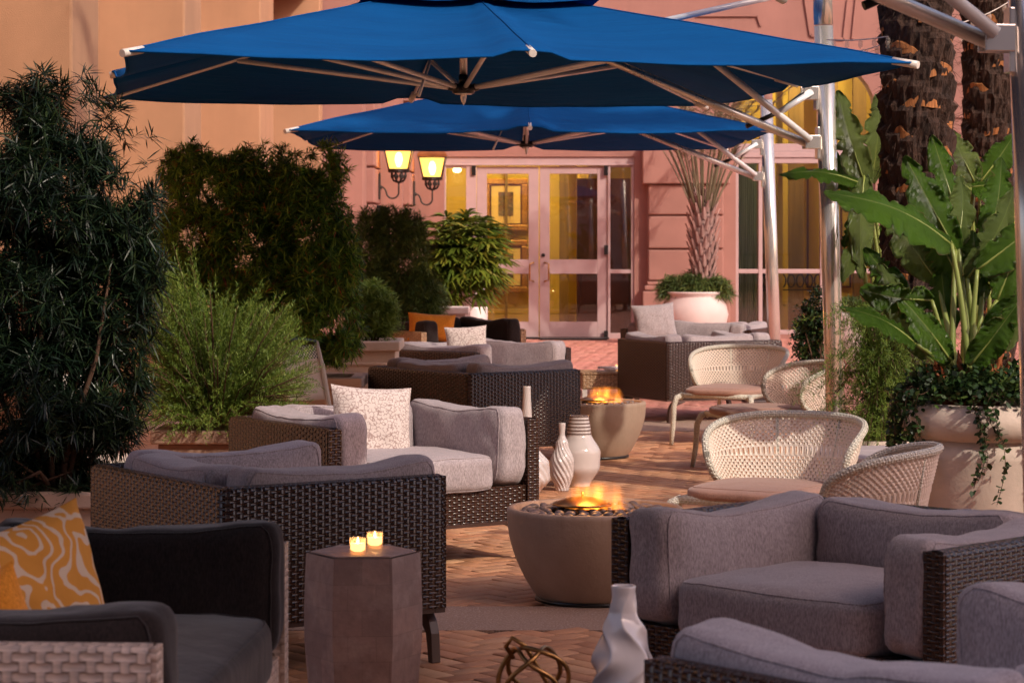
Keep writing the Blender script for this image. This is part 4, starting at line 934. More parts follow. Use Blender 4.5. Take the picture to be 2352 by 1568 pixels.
# ------------------------------------------------------------------ cantilever umbrellas
def make_umbrella():
    t = thing('cantilever_umbrella', 'near', 'umbrella', (0, 0, 0), 0, 'blue cantilever umbrellas')
    Hf, ze, za = 2.0, 2.37, 2.93
    def B(th):                                            # boundary point of the square at angle th, hem pulled in between ribs
        c, s_ = math.cos(th), math.sin(th); k = max(abs(c), abs(s_)); x, y = c/k*Hf, s_/k*Hf
        ph = (th/(PI/4)) % 1.0; pull = math.sin(ph*PI)
        return x*(1-.024*pull), y*(1-.028*pull), ze+.035*(1-min(1, (abs(c)-abs(s_))**2*2))*0-.026*pull+ (0.03 if abs(abs(c)-abs(s_)) > .9 else 0)
    def surf(th, s_):
        x, y, z = B(th); ph = (th/(PI/4)) % 1.0; pull = math.sin(ph*PI)
        r = .22+.78*s_; zz = za-(za-z)*(r**1.0)
        zz += -.02*pull*math.sin(PI*s_)+.012*noise.noise(Vector((x*r*2.2, y*r*2.2, 3)))*s_
        return (x*r, y*r, zz)
    nu, nv = 128, 20; m = MB(); P = [surf(2*PI*i/nu, j/(nv-1)) for i in range(nu) for j in range(nv)]
    m.grid(P, nu, nv, True, wrap=True); cv = m.build('canopy', M['canvas'], t, solid=.004)
    m = MB()
    hem = [Vector(surf(2*PI*i/nu, 1)) for i in range(nu)]; m.tube(hem, .006, 6, closed=True); m.build('hem', M['canvas'], cv)
    for q in range(8): m = MB(); m.tube([Vector(surf(PI/4*q, j/12))+Vector((0, 0, .003)) for j in range(13)], .0045, 5); m.build('seam', M['canvas'], cv)
    m = MB(); k = 48; P = []
    for i in range(k):
        th = 2*PI*i/k; c, s_ = math.cos(th), math.sin(th); q = max(abs(c), abs(s_)); ph = (th/(PI/4)) % 1.0
        for j in range(7):
            f = j/6; r = .02+.64*f; P.append((c/q*r, s_/q*r, 3.02-.22*f-(.03*math.sin(ph*PI)*f)))
    m.grid(P, k, 7, True, wrap=True); m.build('vent_cap', M['canvas'], t, solid=.004)
    ends = []
    for k in range(8):
        th = PI/4*k; x, y, z = B(th); p0 = Vector((0, 0, za-.03)); p1 = Vector((x, y, z-.015))
        m = MB(); m.tube([p0, p1], .0115, 8); rb = m.build('rib', M['alu'], t)
        d = (p1-p0).normalized(); m = MB(); m.tube([p1-d*.13, p1+d*.015], .020, 10); m.build('end_cap', M['ivory'], rb)
        mid = p0.lerp(p1, .60); hb = Vector((x, y, 0)).normalized()*.05+Vector((0, 0, 2.335))
        m = MB(); m.tube([hb, mid-Vector((0, 0, .01))], .0145, 10); m.build('strut', M['alu'], t)
    m = MB(); m.lathe([(.03, 2.30), (.062, 2.305), (.07, 2.33), (.062, 2.355), (.03, 2.36)], 24)
    for k in range(8):
        th = PI/4*k; m.tube([(.045*math.cos(th), .045*math.sin(th), 2.33), (.085*math.cos(th), .085*math.sin(th), 2.342)], .020, 8)
    m.tube([(0, 0, 2.355), (0, 0, 2.41)], .028, 12); m.build('hub', M['black'], t)
    m = MB(); m.lathe([(.001, 2.235), (.012, 2.255), (.018, 2.28), (.018, 2.296), (.05, 2.299), (.052, 2.304)], 20); m.build('finial', M['steel'], t)
    m = MB(); m.tube([(0, 0, 2.40), (0, 0, 2.92)], .022, 10); m.tube([(-.14, .0, 2.66), (-.30, -.25, 2.27)], .009, 6); m.build('spindle', M['steel'], t)
    # pole, leaning a little towards the canopy
    def pole(z): return Vector((2.26-.033*z, 0, z))
    m = MB(); m.tube([pole(0), pole(2.73)], .057, 40); m.tube([pole(2.736), pole(3.12)], .0575, 40); m.lathe([(.0, 3.12), (.058, 3.121), (.05, 3.14), (.001, 3.15)], 24, (pole(3.12).x, 0)); m.build('pole', M['alu2'], t)
    m = MB(); m.box(1.98, 2.54, -.28, .28, .004, .03); m.lathe([(.10, .0305), (.10, .05), (.07, .06), (.07, .16)], 24, (2.26, 0)); m.build('base_plate', M['dsteel'], t, bevel=.004)
    for z in (2.04, 2.33):
        m = MB(); c = pole(z); m.box(c.x-.145, c.x-.051, -.035, -.027, z-.04, z+.04); m.box(c.x-.145, c.x-.051, .027, .035, z-.04, z+.04); m.box(c.x-.068, c.x-.05, -.0275, .0275, z-.10, z+.09)
        m.build('bracket', M['alu2'], t, bevel=.012)
    m = MB(); c = pole(2.04); a0 = Vector((c.x-.12, -.0, 2.03))
    m.tube([a0, (.77, 0, 2.545)], .024, 12); m.build('lower_arm', M['steel'], t)
    m = MB(); m.tube([a0+Vector((.0, -.055, .02)), (1.35, -.055, 2.60)], .021, 12); m.build('upper_arm', M['alu'], t)
    m = MB(); m.tube([(.70, 0, 2.56), (.82, 0, 2.535)], .042, 12); m.tube([(.72, 0, 2.55), (.70, 0, 2.66)], .018, 8); m.build('joint', M['black'], t)
    c = pole(2.33); m = MB(); m.tube([(c.x-.12, .02, 2.33), (1.93, .02, 2.23)], .020, 10); m.tube([(1.93, .02, 2.23), (1.70, .02, 2.13)], .014, 10); m.build('gas_strut', M['black'], t)
    m = MB(); m.tube([(c.x-.10, -.055, 2.335), (1.86, -.055, 2.20)], .018, 10); m.build('stay', M['alu'], t)
    m = MB(); m.tube([pole(2.96)+Vector((-.03, 0, 0)), (.98, .0, 2.695)], .018, 10); m.build('top_boom', M['alu'], t)
    return t
U = make_umbrella()
U.location = (-.28, 13.95, 0); U.rotation_euler.z = R(11); U['label'] = 'large blue cantilever umbrella spread across the top, nearest whole canopy'
U2 = copy_tree(U); U2.location = (.13, 21.85, 0); U2.rotation_euler.z = R(0.5); U2['label'] = 'farther blue cantilever umbrella below the large one, lanterns under its hem'
U3 = copy_tree(U); U3.location = (-.66, 6.70, 0); U3.rotation_euler.z = R(9); U3['label'] = 'umbrella whose steel pole and arms fill the upper right corner, canopy above the frame'
# ------------------------------------------------------------------ foliage helpers
def nrm(a): return a/np.maximum(np.linalg.norm(a, axis=1, keepdims=True), 1e-9)
def leaves(P, Dv, ln, wd, droop=.0):
    """one narrow 6-vertex leaf at each P along Dv -> verts, quads"""
    N = len(P); up = np.tile([0, 0, 1.], (N, 1))+rng.normal(0, .5, (N, 3)); side = nrm(np.cross(Dv, up)); ln = np.asarray(ln).reshape(-1, 1)*np.ones((N, 1)); wd = np.asarray(wd).reshape(-1, 1)*np.ones((N, 1))
    dn = np.array([0, 0, -1.])
    a = P; m1 = P+Dv*ln*.5+dn*ln*droop*.25; t = P+Dv*ln+dn*ln*droop
    V = np.stack([a-side*wd*.2, a+side*wd*.2, m1+side*wd*.5, m1-side*wd*.5, t+side*wd*.08, t-side*wd*.08], 1).reshape(-1, 3)
    b = np.arange(N)[:, None]*6; Q = np.concatenate([b+np.array([[0, 1, 2, 3]]), b+np.array([[3, 2, 4, 5]])], 0); return V, Q
def sprigs(C, Dv, per, ll, lw, stem=.06, spread=.8, droop=.1):
    """whorls of leaves along short shoots starting at C in direction Dv"""
    N = len(C); Cr = np.repeat(C, per, 0); Dr = np.repeat(Dv, per, 0); f = np.tile(np.linspace(0.1, 1, per), N)[:, None]
    P = Cr+Dr*stem*f; rad = nrm(rng.normal(0, 1, (N*per, 3))); rad = nrm(rad-Dr*np.sum(rad*Dr, 1, keepdims=True))
    d = nrm(Dr*(1-spread*(1-.45*f))+rad*spread)
    return leaves(P, d, ll*rng.uniform(.65, 1.15, N*per), lw, droop)
def blob_points(n, blobs, shell=.55, keep=None):
    """points in a union of ellipsoids (cx,cy,cz,rx,ry,rz), most near the outside, with outward directions"""
    vol = np.array([b[3]*b[4]*b[5] for b in blobs])**.7; vol = vol/vol.sum(); P = []; D = []
    for b, v in zip(blobs, vol):
        k = int(n*v)+1; d = nrm(rng.normal(0, 1, (k, 3))); r = (rng.uniform(shell**3, 1, (k, 1)))**(1/3)*rng.uniform(.9, 1.1, (k, 1))
        P.append(np.array(b[:3])+d*r*np.array(b[3:])); D.append(d)
    P = np.concatenate(P); D = np.concatenate(D)
    if keep is not None: ok = np.array([keep(p) for p in P]); P, D = P[ok], D[ok]
    return P, D
def add(name, VQ, mat, parent): return npmesh(name, VQ[0], VQ[1], mat, parent)
def twigs(parent, base, tips, r0=.018, mat='twig', name='trunk', n=None, bend=.12):
    m = MB()
    for tp in tips:
        b = Vector(base)+Vector((random.uniform(-.05, .05), random.uniform(-.05, .05), 0)); tp = Vector(tp); mid = b.lerp(tp, .5)+Vector((random.uniform(-bend, bend), random.uniform(-bend, bend), random.uniform(0, bend)))
        m.tube([b, b.lerp(mid, .55)+Vector((0, 0, .03)), mid, tp], [r0, r0*.8, r0*.55, r0*.15], 6)
    return m.build(name, M[mat], parent)
def planter_box(label, loc, w_, h, rz=0, mat='planter'):
    t = thing('planter', label, 'planter', (loc[0], loc[1], 0), rz, 'square stone planters')
    m = MB(); m.box(-w_/2, w_/2, -w_/2, w_/2, .0, h-.07); 
    for s_ in (-1, 1):
        m.box(-w_/2+.06, w_/2-.06, s_*(w_/2)+(-.012 if s_ > 0 else -.010), s_*(w_/2)+(.010 if s_ > 0 else .012), .07, .09); m.box(-w_/2+.06, w_/2-.06, s_*(w_/2)-.011, s_*(w_/2)+.011, h-.17, h-.15)
        m.box(s_*(w_/2)-.011, s_*(w_/2)+.011, -w_/2+.06, w_/2-.06, h-.17, h-.15); m.box(s_*(w_/2)-.011, s_*(w_/2)+.011, -w_/2+.06, w_/2-.06, .07, .09)
    m.build('body', M[mat], t, bevel=.006)
    m = MB(); e = w_/2+.035
    for a, b_, c, d in ((-e, e, -e, -e+.085), (-e, e, e-.085, e), (-e, -e+.085, -e+.0851, e-.0851), (e-.085, e, -e+.0851, e-.0851)): m.box(a, b_, c, d, h-.069, h)
    m.build('rim', M[mat], t, bevel=.01)
    m = MB(); m.box(-w_/2+.05, w_/2-.05, -w_/2+.05, w_/2-.05, h-.0695, h-.035); m.build('soil', M['soil'], t)
    return t

# ---- near dark shrub, left edge
def X(px, d): return (px-CX)*d/F
def Z(py, d): return CH-(py-HZ)*d/F
d = 10.4
planter_box('stone planter mostly hidden by the tall dark shrub at the left edge', (X(90, 10.3), 10.5), .52, .39)
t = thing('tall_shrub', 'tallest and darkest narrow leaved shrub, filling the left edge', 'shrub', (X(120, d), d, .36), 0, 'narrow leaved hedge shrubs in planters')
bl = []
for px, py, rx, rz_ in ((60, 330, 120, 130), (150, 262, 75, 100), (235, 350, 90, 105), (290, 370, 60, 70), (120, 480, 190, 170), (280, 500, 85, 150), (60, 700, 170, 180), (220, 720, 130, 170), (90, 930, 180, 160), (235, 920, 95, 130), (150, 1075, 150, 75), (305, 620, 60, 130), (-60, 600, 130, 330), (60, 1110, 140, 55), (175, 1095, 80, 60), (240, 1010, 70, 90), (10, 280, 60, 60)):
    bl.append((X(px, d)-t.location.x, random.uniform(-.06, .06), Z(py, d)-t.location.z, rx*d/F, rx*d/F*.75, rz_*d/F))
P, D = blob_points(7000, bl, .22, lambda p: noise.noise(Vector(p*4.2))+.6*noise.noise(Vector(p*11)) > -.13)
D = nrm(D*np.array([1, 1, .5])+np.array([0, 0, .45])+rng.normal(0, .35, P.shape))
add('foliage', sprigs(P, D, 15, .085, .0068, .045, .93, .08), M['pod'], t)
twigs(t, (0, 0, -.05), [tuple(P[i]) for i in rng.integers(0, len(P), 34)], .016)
# ---- middle hedge shrub with rusty tips
d = 15.2
planter_box('stone planter under the rust tipped hedge, nearer of the two plain ones', (X(712, 15.2), 15.4), .60, .60)
t = thing('hedge_shrub', 'wide hedge shrub with rust red and lime tips behind the rosemary', 'shrub', (X(600, d), d, .6), 0, 'narrow leaved hedge shrubs in planters')
bl = []
for px, py, rx, rz_ in ((435, 405, 65, 70), (500, 430, 60, 70), (560, 415, 55, 75), (625, 425, 60, 95), (690, 440, 60, 80), (745, 395, 50, 70), (450, 560, 90, 130), (570, 590, 120, 150), (710, 560, 110, 150), (770, 640, 60, 120), (650, 720, 130, 140), (760, 760, 75, 85), (540, 780, 100, 110), (400, 640, 70, 150)):
    bl.append((X(px, d)-t.location.x, random.uniform(-.08, .08), Z(py, d)-t.location.z, rx*d/F, rx*d/F*.8, rz_*d/F))
P, D = blob_points(9500, bl, .40, lambda p: noise.noise(Vector(p*4.2))+.6*noise.noise(Vector(p*11)) > -.26)
D = nrm(D*np.array([1, 1, .5])+np.array([0, 0, .5])+rng.normal(0, .35, P.shape))
add('foliage', sprigs(P, D, 16, .066, .0075, .03, .95, .05), M['mid'], t)
twigs(t, (0, 0, -.1), [tuple(P[i]) for i in rng.integers(0, len(P), 34)], .016)
# ---- rosemary
d = 12.3
planter_box('stone planter with shade put into its colour, under the bright rosemary bush', (X(465, 12.3), 12.4), .42, .50, mat='planter_shade')
t = thing('rosemary_bush', 'bright yellow green rosemary bush with upright spikes', 'bush', (X(500, d), d, .5))
stems = []
env = [(300, 700), (330, 640), (370, 560), (400, 620), (425, 555), (455, 640), (490, 640), (530, 650), (590, 655), (640, 660), (680, 700), (705, 760), (730, 840)]
V = []; Q = []; nb = 0; tw = MB()
for i in range(1050):
    tx = random.choice(env) if i < 90 else None
    if tx: px, py = tx[0]+random.uniform(-16, 16), tx[1]+random.uniform(-5, 60)
    else: px = random.uniform(270, 725); e0 = np.interp(px, [p[0] for p in env], [p[1] for p in env]); py = random.uniform(max(e0+35, 600), 1005)
    dy = random.uniform(-.42, .42)
    tip = np.array([X(px, d)-t.location.x, dy, Z(py, d)-t.location.z]); base = tip*np.array([.25, .3, 0])+np.array([0, 0, max(0.03, tip[2]*.35-.1)])
    L_ = np.linalg.norm(tip-base); dr = (tip-base)/L_; k = int(min(L_, .42)/.0046)
    ff = 1-np.linspace(0, 1, k)[:, None]*min(1, .42/L_); pts = base+(tip-base)*ff+np.array([0, 0, .06])*np.sin(ff*PI)
    rad = nrm(rng.normal(0, 1, (k, 3))); dd = nrm(dr*.75+rad*.8+np.array([0, 0, .15])); v, q = leaves(pts, dd, .027*rng.uniform(.7, 1.2, k), .0036, 0)
    V.append(v); Q.append(q+nb); nb += len(v)
    if i % 5 == 0: tw.tube([Vector(base), Vector(base+(tip-base)*.5+np.array([0, 0, .06])), Vector(tip)], [.006, .004, .001], 4)
npmesh('foliage', np.concatenate(V), np.concatenate(Q), M['rose'], t); tw.build('stems', M['twig'], t)
def bush(name, label, cat, px, py, rx, rz_, d, n, ll, lw, mat, base_z=None, group=None, per=10, droop=.1, up=.6, blobs=None, stem=.05):
    bz = Z(py+rz_, d) if base_z is None else base_z
    t = thing(name, label, cat, (X(px, d), d, bz), 0, group)
    bl = [(X(a, d)-t.location.x, random.uniform(-.05, .05), Z(b_, d)-bz, c*d/F, c*d/F*.8, e*d/F) for a, b_, c, e in (blobs or [(px, py, rx, rz_)])]
    P, D = blob_points(n, bl, .3); ok = P[:, 2] > .01; P, D = P[ok], D[ok]; D = nrm(D+np.array([0, 0, up])+rng.normal(0, .3, P.shape))
    add('foliage', sprigs(P, D, per, ll, lw, stem, .75, droop), M[mat], t)
    twigs(t, (0, 0, -.03), [tuple(P[i]) for i in rng.integers(0, len(P), 14)], .009, name='stems'); return t
planter_box('cream planter with the small feathery shrub, right of the hedge', (X(812, 17.1), 17.3), .60, .75, mat='pot')
bush('small_shrub', 'small feathery green shrub in the cream planter beside the hedge', 'shrub', 852, 745, 42, 60, 17.3, 900, .055, .0045, 'rose', .73, up=1.6, stem=.14, per=22)
bush('hedge_shrub', 'thin upright green shrub between the big hedge and the fan palm', 'shrub', 890, 600, 70, 130, 22.0, 2600, .085, .008, 'green', .3, 'narrow leaved hedge shrubs in planters', 12, .1, .8, [(845, 600, 40, 110), (900, 545, 40, 60), (935, 610, 45, 115), (870, 690, 60, 90), (940, 530, 28, 45), (960, 690, 50, 70), (860, 520, 25, 40), (820, 660, 40, 80)])
planter_box('square planter holding the thin upright shrub beside the fan palm', (X(895, 22), 22.2), .6, .5)
planter_box('pink rimmed planter behind the orange pillow', (X(1008, 25.2), 25.6), .55, .76, mat='pots')
bush('small_shrub', 'low feathery shrub at the foot of the fan palm pot', 'shrub', 985, 690, 40, 30, 25.3, 420, .07, .007, 'soft', .66)
# ---- lady palm in a tall pot
d = 26.5
m = MB(); m.lathe([(.17, 0), (.20, .02), (.17, .1), (.15, .5), (.19, .85), (.24, .93), (.24, 1.0), (.20, 1.0), (.18, .93), (.05, .92)], 40); o = m.build('urn', M['pots'], None); o.location = (X(1045, d), d, 0); tag(o, 'tall pinkish urn carrying the fan palm', 'pot')
t = thing('fan_palm', 'bushy fan palm with splayed yellow green leaf fingers by the doors', 'potted palm', (X(1055, d), d, .95))
V = []; Q = []; nb = 0; tw = MB()
for i in range(420):
    px, py = rng.normal(1058, 50), rng.normal(585, 48)
    if ((px-1058)/98)**2+((py-588)/100)**2 > 1: continue
    c = np.array([X(px, d)-t.location.x, rng.uniform(-.45, .2), Z(py, d)-t.location.z]); out = nrm(np.array([[c[0]*1.3, -.55+c[1]*.5, (c[2]-.55)*.9+.1]]))[0]
    k = rng.integers(7, 11); sd = nrm(np.cross(out, [0, 0, 1.])[None])[0]; upv = np.cross(sd, out)
    an = np.linspace(-1.35, 1.35, k)+rng.normal(0, .06, k); dd = nrm(out*np.cos(an)[:, None]*.9+sd*np.sin(an)[:, None]+upv*rng.uniform(-.1, .3)); v, q = leaves(np.repeat(c[None], k, 0), dd, rng.uniform(.17, .29, k), .036, .35)
    V.append(v); Q.append(q+nb); nb += len(v); tw.tube([(0, 0, 0), Vector((c[0]*.4, c[1]*.4, c[2]*.7)), Vector(c)], [.008, .006, .003], 4)
npmesh('leaves', np.concatenate(V), np.concatenate(Q), M['lady'], t); tw.build('canes', M['stem'], t)
# white bin beside it
t = thing('litter_bin', 'white bin with dark band standing by the left door', 'bin', (X(1083, 31), 31, 0))
m = MB(); m.lathe([(.20, 0), (.21, .02), (.21, .60), (.205, .62)], 32); m.build('body', M['white'], t)
m = MB(); m.lathe([(.207, .6205), (.212, .63), (.212, .74), (.207, .75)], 32); m.build('band', M['leg'], t); m = MB(); m.lathe([(.212, .7505), (.21, .83), (.17, .90), (.05, .935), (.001, .94)], 32); m.build('lid', M['white'], t)
# dark speaker post in the hedge
t = thing('notice_post', 'dark upright notice box rising behind the thin shrub', 'post', (X(880, 24.5), 24.5, 0)); m = MB(); m.box(-.06, .06, -.04, .04, 0, Z(476, 24.5)); m.box(-.065, .0, -.06, .06, 1.2, Z(474, 24.5)+.01); m.build('housing', M['black'], t, bevel=.008)

# ---- pale pot with pruned date palm in front of the pilaster
d = 34.2
m = MB(); m.lathe([(.28, 0), (.34, .03), (.44, .25), (.48, .42), (.45, .56), (.38, .66), (.37, .69), (.41, .72), (.41, .745), (.36, .745), (.34, .70), (.05, .69)], 56); o = m.build('round_pot', M['pots'], None); o.location = (X(1595, d), d, 0); tag(o, 'round pale pot holding the slim palm before the pilaster', 'pot')
bush('pot_shrub', 'low green shrub spilling round the slim palm trunk', 'shrub', 1595, 680, 75, 40, d, 1500, .13, .012, 'soft', .66, None, 10, .3, .5, [(1552, 675, 36, 34), (1598, 668, 45, 40), (1642, 675, 34, 34)])
t = thing('date_palm', 'slim pruned date palm widening upwards in the pale pot', 'palm', (X(1615, d), d, .68))
pr = [(.12, 0), (.12, .1), (.15, .35), (.19, .6), (.21, .85), (.19, 1.1), (.14, 1.3), (.09, 1.45)]
m = MB(); m.lathe([(r*.8, z) for r, z in pr], 20); rs = random.Random(5)
for i in range(120):
    z = i/120*1.45; a = i*2.399; r = np.interp(z, [p[1] for p in pr], [p[0] for p in pr])*.82; o_ = Vector((math.cos(a), math.sin(a), 0)); s_ = Vector((-math.sin(a), math.cos(a), 0))
    b0 = o_*r*.75+Vector((0, 0, z-.10)); tip = o_*(r+.07)+Vector((0, 0, z+.16)); wd = .055
    q = m.pts([b0-s_*wd, b0+s_*wd, b0+o_*.05+s_*wd*.2, tip-s_*.018, tip+s_*.018, tip+o_*.02, b0+o_*.06+Vector((0, 0, .1))])
    m.face([q, q+6, q+5, q+3]); m.face([q+6, q+1, q+4, q+5]); m.face([q+3, q+5, q+4])
m.build('trunk', M['boot'], t)
V = []; Q = []; nb = 0; tw = MB()
for i in range(44):
    a = i*2.399+.3; el = rng.uniform(1.15, 1.5); Lf = rng.uniform(1.6, 2.8)
    pts = [np.array([.10*math.cos(a), .10*math.sin(a), 1.1])+f*Lf*np.array([math.cos(a)*math.cos(el)*(1+.25*f), math.sin(a)*math.cos(el), math.sin(el)*(1-.25*f*f)]) for f in np.linspace(0, 1, 9)]
    tw.tube([Vector(p) for p in pts], list(np.linspace(.013, .003, 9)), 5)
    for k in range(40):
        f = .52+.48*k/40; idx = min(7, int(f*8)); p = pts[idx]+(pts[idx+1]-pts[idx])*(f*8-idx); dr = pts[idx+1]-pts[idx]; dr /= np.linalg.norm(dr); sd = np.cross(dr, [0, 0, 1]); sd /= np.linalg.norm(sd)+1e-6
        for sg in (-1, 1):
            v, q = leaves(p[None], nrm((dr*.7+sg*sd*.8+rng.normal(0, .12, 3))[None]), .26*(1-.5*f), .014, .2); V.append(v); Q.append(q+nb); nb += len(v)
npmesh('fronds', np.concatenate(V), np.concatenate(Q), M['frond'], t); tw.build('frond_ribs', M['frond'], t)

# ---- two big palms on the right
def big_palm(label, px0, d, rad, seed, top=6.2, dy=0):
    t = thing('palm_tree', label, 'palm tree', (X(px0, d), d, 0), 0, 'thick date palms on the right')
    n, k = 72, 190; P = []; sd = Vector((seed, seed*2.1, 0)); V_ = []
    for i in range(k+1):
        z = (top-.0)*i/k; jag = (z/.155) % 1
        for j in range(n):
            a = 2*PI*j/n; ph = ((z/.155)+a/(2*PI)*3) % 1; q = Vector((math.cos(a)*2.2, math.sin(a)*2.2, z*2.4))+sd
            r = rad*(1+.19*(ph-.5)+.10*noise.noise(q*2.2)+.09*noise.noise(q*6)+.09*random.random())
            P.append((r*math.cos(a), r*math.sin(a), z))
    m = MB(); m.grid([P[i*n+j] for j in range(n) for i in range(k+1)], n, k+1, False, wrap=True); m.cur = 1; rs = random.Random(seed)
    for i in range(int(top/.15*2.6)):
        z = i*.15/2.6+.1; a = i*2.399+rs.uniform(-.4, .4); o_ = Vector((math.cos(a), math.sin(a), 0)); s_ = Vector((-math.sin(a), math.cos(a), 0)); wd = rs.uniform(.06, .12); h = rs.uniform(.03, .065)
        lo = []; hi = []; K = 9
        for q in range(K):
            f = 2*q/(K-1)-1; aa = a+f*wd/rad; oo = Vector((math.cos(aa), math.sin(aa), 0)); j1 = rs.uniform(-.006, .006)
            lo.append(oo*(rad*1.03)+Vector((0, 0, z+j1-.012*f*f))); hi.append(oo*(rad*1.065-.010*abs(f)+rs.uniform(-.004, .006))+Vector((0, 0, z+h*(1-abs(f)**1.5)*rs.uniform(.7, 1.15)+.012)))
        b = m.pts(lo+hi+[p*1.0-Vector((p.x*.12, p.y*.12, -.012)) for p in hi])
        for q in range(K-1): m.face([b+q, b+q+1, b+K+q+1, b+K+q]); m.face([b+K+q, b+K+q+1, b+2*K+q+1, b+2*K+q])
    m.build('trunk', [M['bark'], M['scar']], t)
    N = 2200; a = rng.uniform(0, 2*PI, N); z = rng.uniform(.2, 3.6, N); Pn = np.stack([rad*np.cos(a), rad*np.sin(a), z], 1); Dn = nrm(np.stack([np.cos(a), np.sin(a), rng.normal(.1, .7, N)], 1)+rng.normal(0, .5, (N, 3)))
    add('fibres', leaves(Pn, Dn, rng.uniform(.03, .10, N), .004, .3), M['bark'], t)
    V = []; Q = []; nb = 0; tw = MB()
    for i in range(30):
        a = i*2.399; el = rng.uniform(-.1, 1.2); Lf = rng.uniform(2.2, 3.0)
        pts = [np.array([.1*math.cos(a), .1*math.sin(a), top])+f*Lf*np.array([math.cos(a)*math.cos(el), math.sin(a)*math.cos(el), math.sin(el)-.55*f*f]) for f in np.linspace(0, 1, 9)]
        tw.tube([Vector(p) for p in pts], list(np.linspace(.03, .005, 9)), 5)
        for kk in range(46):
            f = .15+.85*kk/46; idx = min(7, int(f*8)); p = pts[idx]+(pts[idx+1]-pts[idx])*(f*8-idx); dr = pts[idx+1]-pts[idx]; dr /= np.linalg.norm(dr); sdv = np.cross(dr, [0, 0, 1]); sdv /= np.linalg.norm(sdv)+1e-6
            for sg in (-1, 1):
                v, q = leaves(p[None], nrm((dr*.6+sg*sdv*.9+rng.normal(0, .1, 3))[None]), .42*(1-.5*f), .03, .2); V.append(v); Q.append(q+nb); nb += len(v)
    npmesh('fronds', np.concatenate(V), np.concatenate(Q), M['soft'], t); tw.build('frond_ribs', M['stem'], t)
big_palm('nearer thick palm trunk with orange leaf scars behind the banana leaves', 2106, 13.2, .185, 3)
big_palm('second palm trunk, uplight orange put into its scars, at the right edge, behind the first', 2272, 16.5, .165, 9)

# ---- banana plants (strelitzia like)
def banana_leaf(m, base, tip, wd, nrm_v, curve=.1, fold=.25, tear=0, seed=0):
    base, tip = Vector(base), Vector(tip); ax = tip-base; L_ = ax.length; ax.normalize(); nv = Vector(nrm_v).normalized(); nv = (nv-ax*nv.dot(ax)).normalized(); sd = ax.cross(nv); rs = random.Random(seed)
    nu, nv_ = 41, 13; cuts = [rs.uniform(.25, .9) for _ in range(tear+2)]
    P = []; UV = []
    for i in range(nu):
        f = i/(nu-1); wv = wd*(math.sin(PI*min(1, f*.94+.05))**.62)*(1-.25*f); c = base+ax*L_*f+nv*curve*L_*math.sin(PI*f)*.9-Vector((0, 0, .05))*L_*f*f
        for j in range(nv_):
            g_ = 2*j/(nv_-1)-1; rip = .012*math.sin(f*17+g_*2.5+seed*1.7)*abs(g_)**1.5+.010*rs.uniform(-1, 1)*abs(g_)
            cutd = sum(.22*math.exp(-((f-cc)/.020)**2) for cc in cuts)*abs(g_)**2
            P.append(c+sd*g_*wv/2*(1-cutd*2)-nv*(fold*abs(g_)*wv/2-fold*.55*g_*g_*wv/2-rip)-Vector((0, 0, .10*g_*g_*wv))); UV.append((g_, f*L_/1.0))
    m.grid(P, nu, nv_, True, UV)
    return [base+ax*L_*f+nv*(curve*L_*math.sin(PI*f)*.9-.004)-Vector((0, 0, .05))*L_*f*f for f in np.linspace(0, .92, 10)]
def banana(label, root, d, specs, name='banana_plant', mat='ban', group=None, zroot=0.0):
    t = thing(name, label, 'plant', (root[0], d, zroot), 0, group); o = Vector((root[0], d, zroot)); st = MB(); sh = MB()
    for i, (bx, by, tx, ty, wd, dd, td, nx, nz, mt, tear) in enumerate(specs):
        b = W(bx, by, d+dd)-o; tp = W(tx, ty, d+td)-o; m = MB(); rib = banana_leaf(m, b, tp, wd*.88*d/F, (nx, -.8, nz), .09, .30, tear, i); lf = m.build('leaf', M[mt], t, solid=.0015)
        st2 = MB(); st2.tube(rib, list(np.linspace(.008, .002, 10)), 5); st2.build('midrib', M['stem'], lf)
        r0 = Vector((random.uniform(-.10, .10), random.uniform(-.08, .08), -.05)); ctrl = r0+Vector(((b.x-r0.x)*.25, (b.y-r0.y)*.3, (b.z-r0.z)*.6)); path = []
        for f in np.linspace(0, 1, 12): path.append(r0*(1-f)**2+ctrl*2*f*(1-f)+b*f*f)
        st.tube(path, list(np.linspace(.020, .009, 12)), 8)
        if i % 2 == 0:
            for q in range(2):
                a = random.uniform(0, 2*PI); bb = Vector((.12*math.cos(a), .09*math.sin(a)-.03, -.04)); banana_leaf(sh, bb, bb+Vector((random.uniform(-.10, .12), random.uniform(-.04, 0), random.uniform(.2, .42))), .05, (0, -1, .1), .05, .5)
    st.build('petioles', M['stem'], t); sh.build('old_sheaths', M['sheath'], t); return t
DB = 10.7; XB = X(2225, DB); 
t = thing('big_pot', 'huge cream stone pot with rolled rim, vine hanging over it', 'pot', (X(2265, DB), DB, 0))
m = MB(); m.lathe([(.24, 0), (.27, .03), (.29, .25), (.325, .50), (.330, .545), (.315, .56), (.315, .585)], 72); m.build('body', M['pot'], t)
m = MB(); m.lathe([(.316, .5851), (.345, .595), (.372, .635), (.378, .68), (.36, .725), (.335, .745), (.31, .74), (.29, .70)], 72, cap=False); m.build('rim', M['pot'], t)
m = MB(); m.lathe([(.001, .70), (.30, .69)], 40, cap=False); m.build('soil', M['soil'], t)
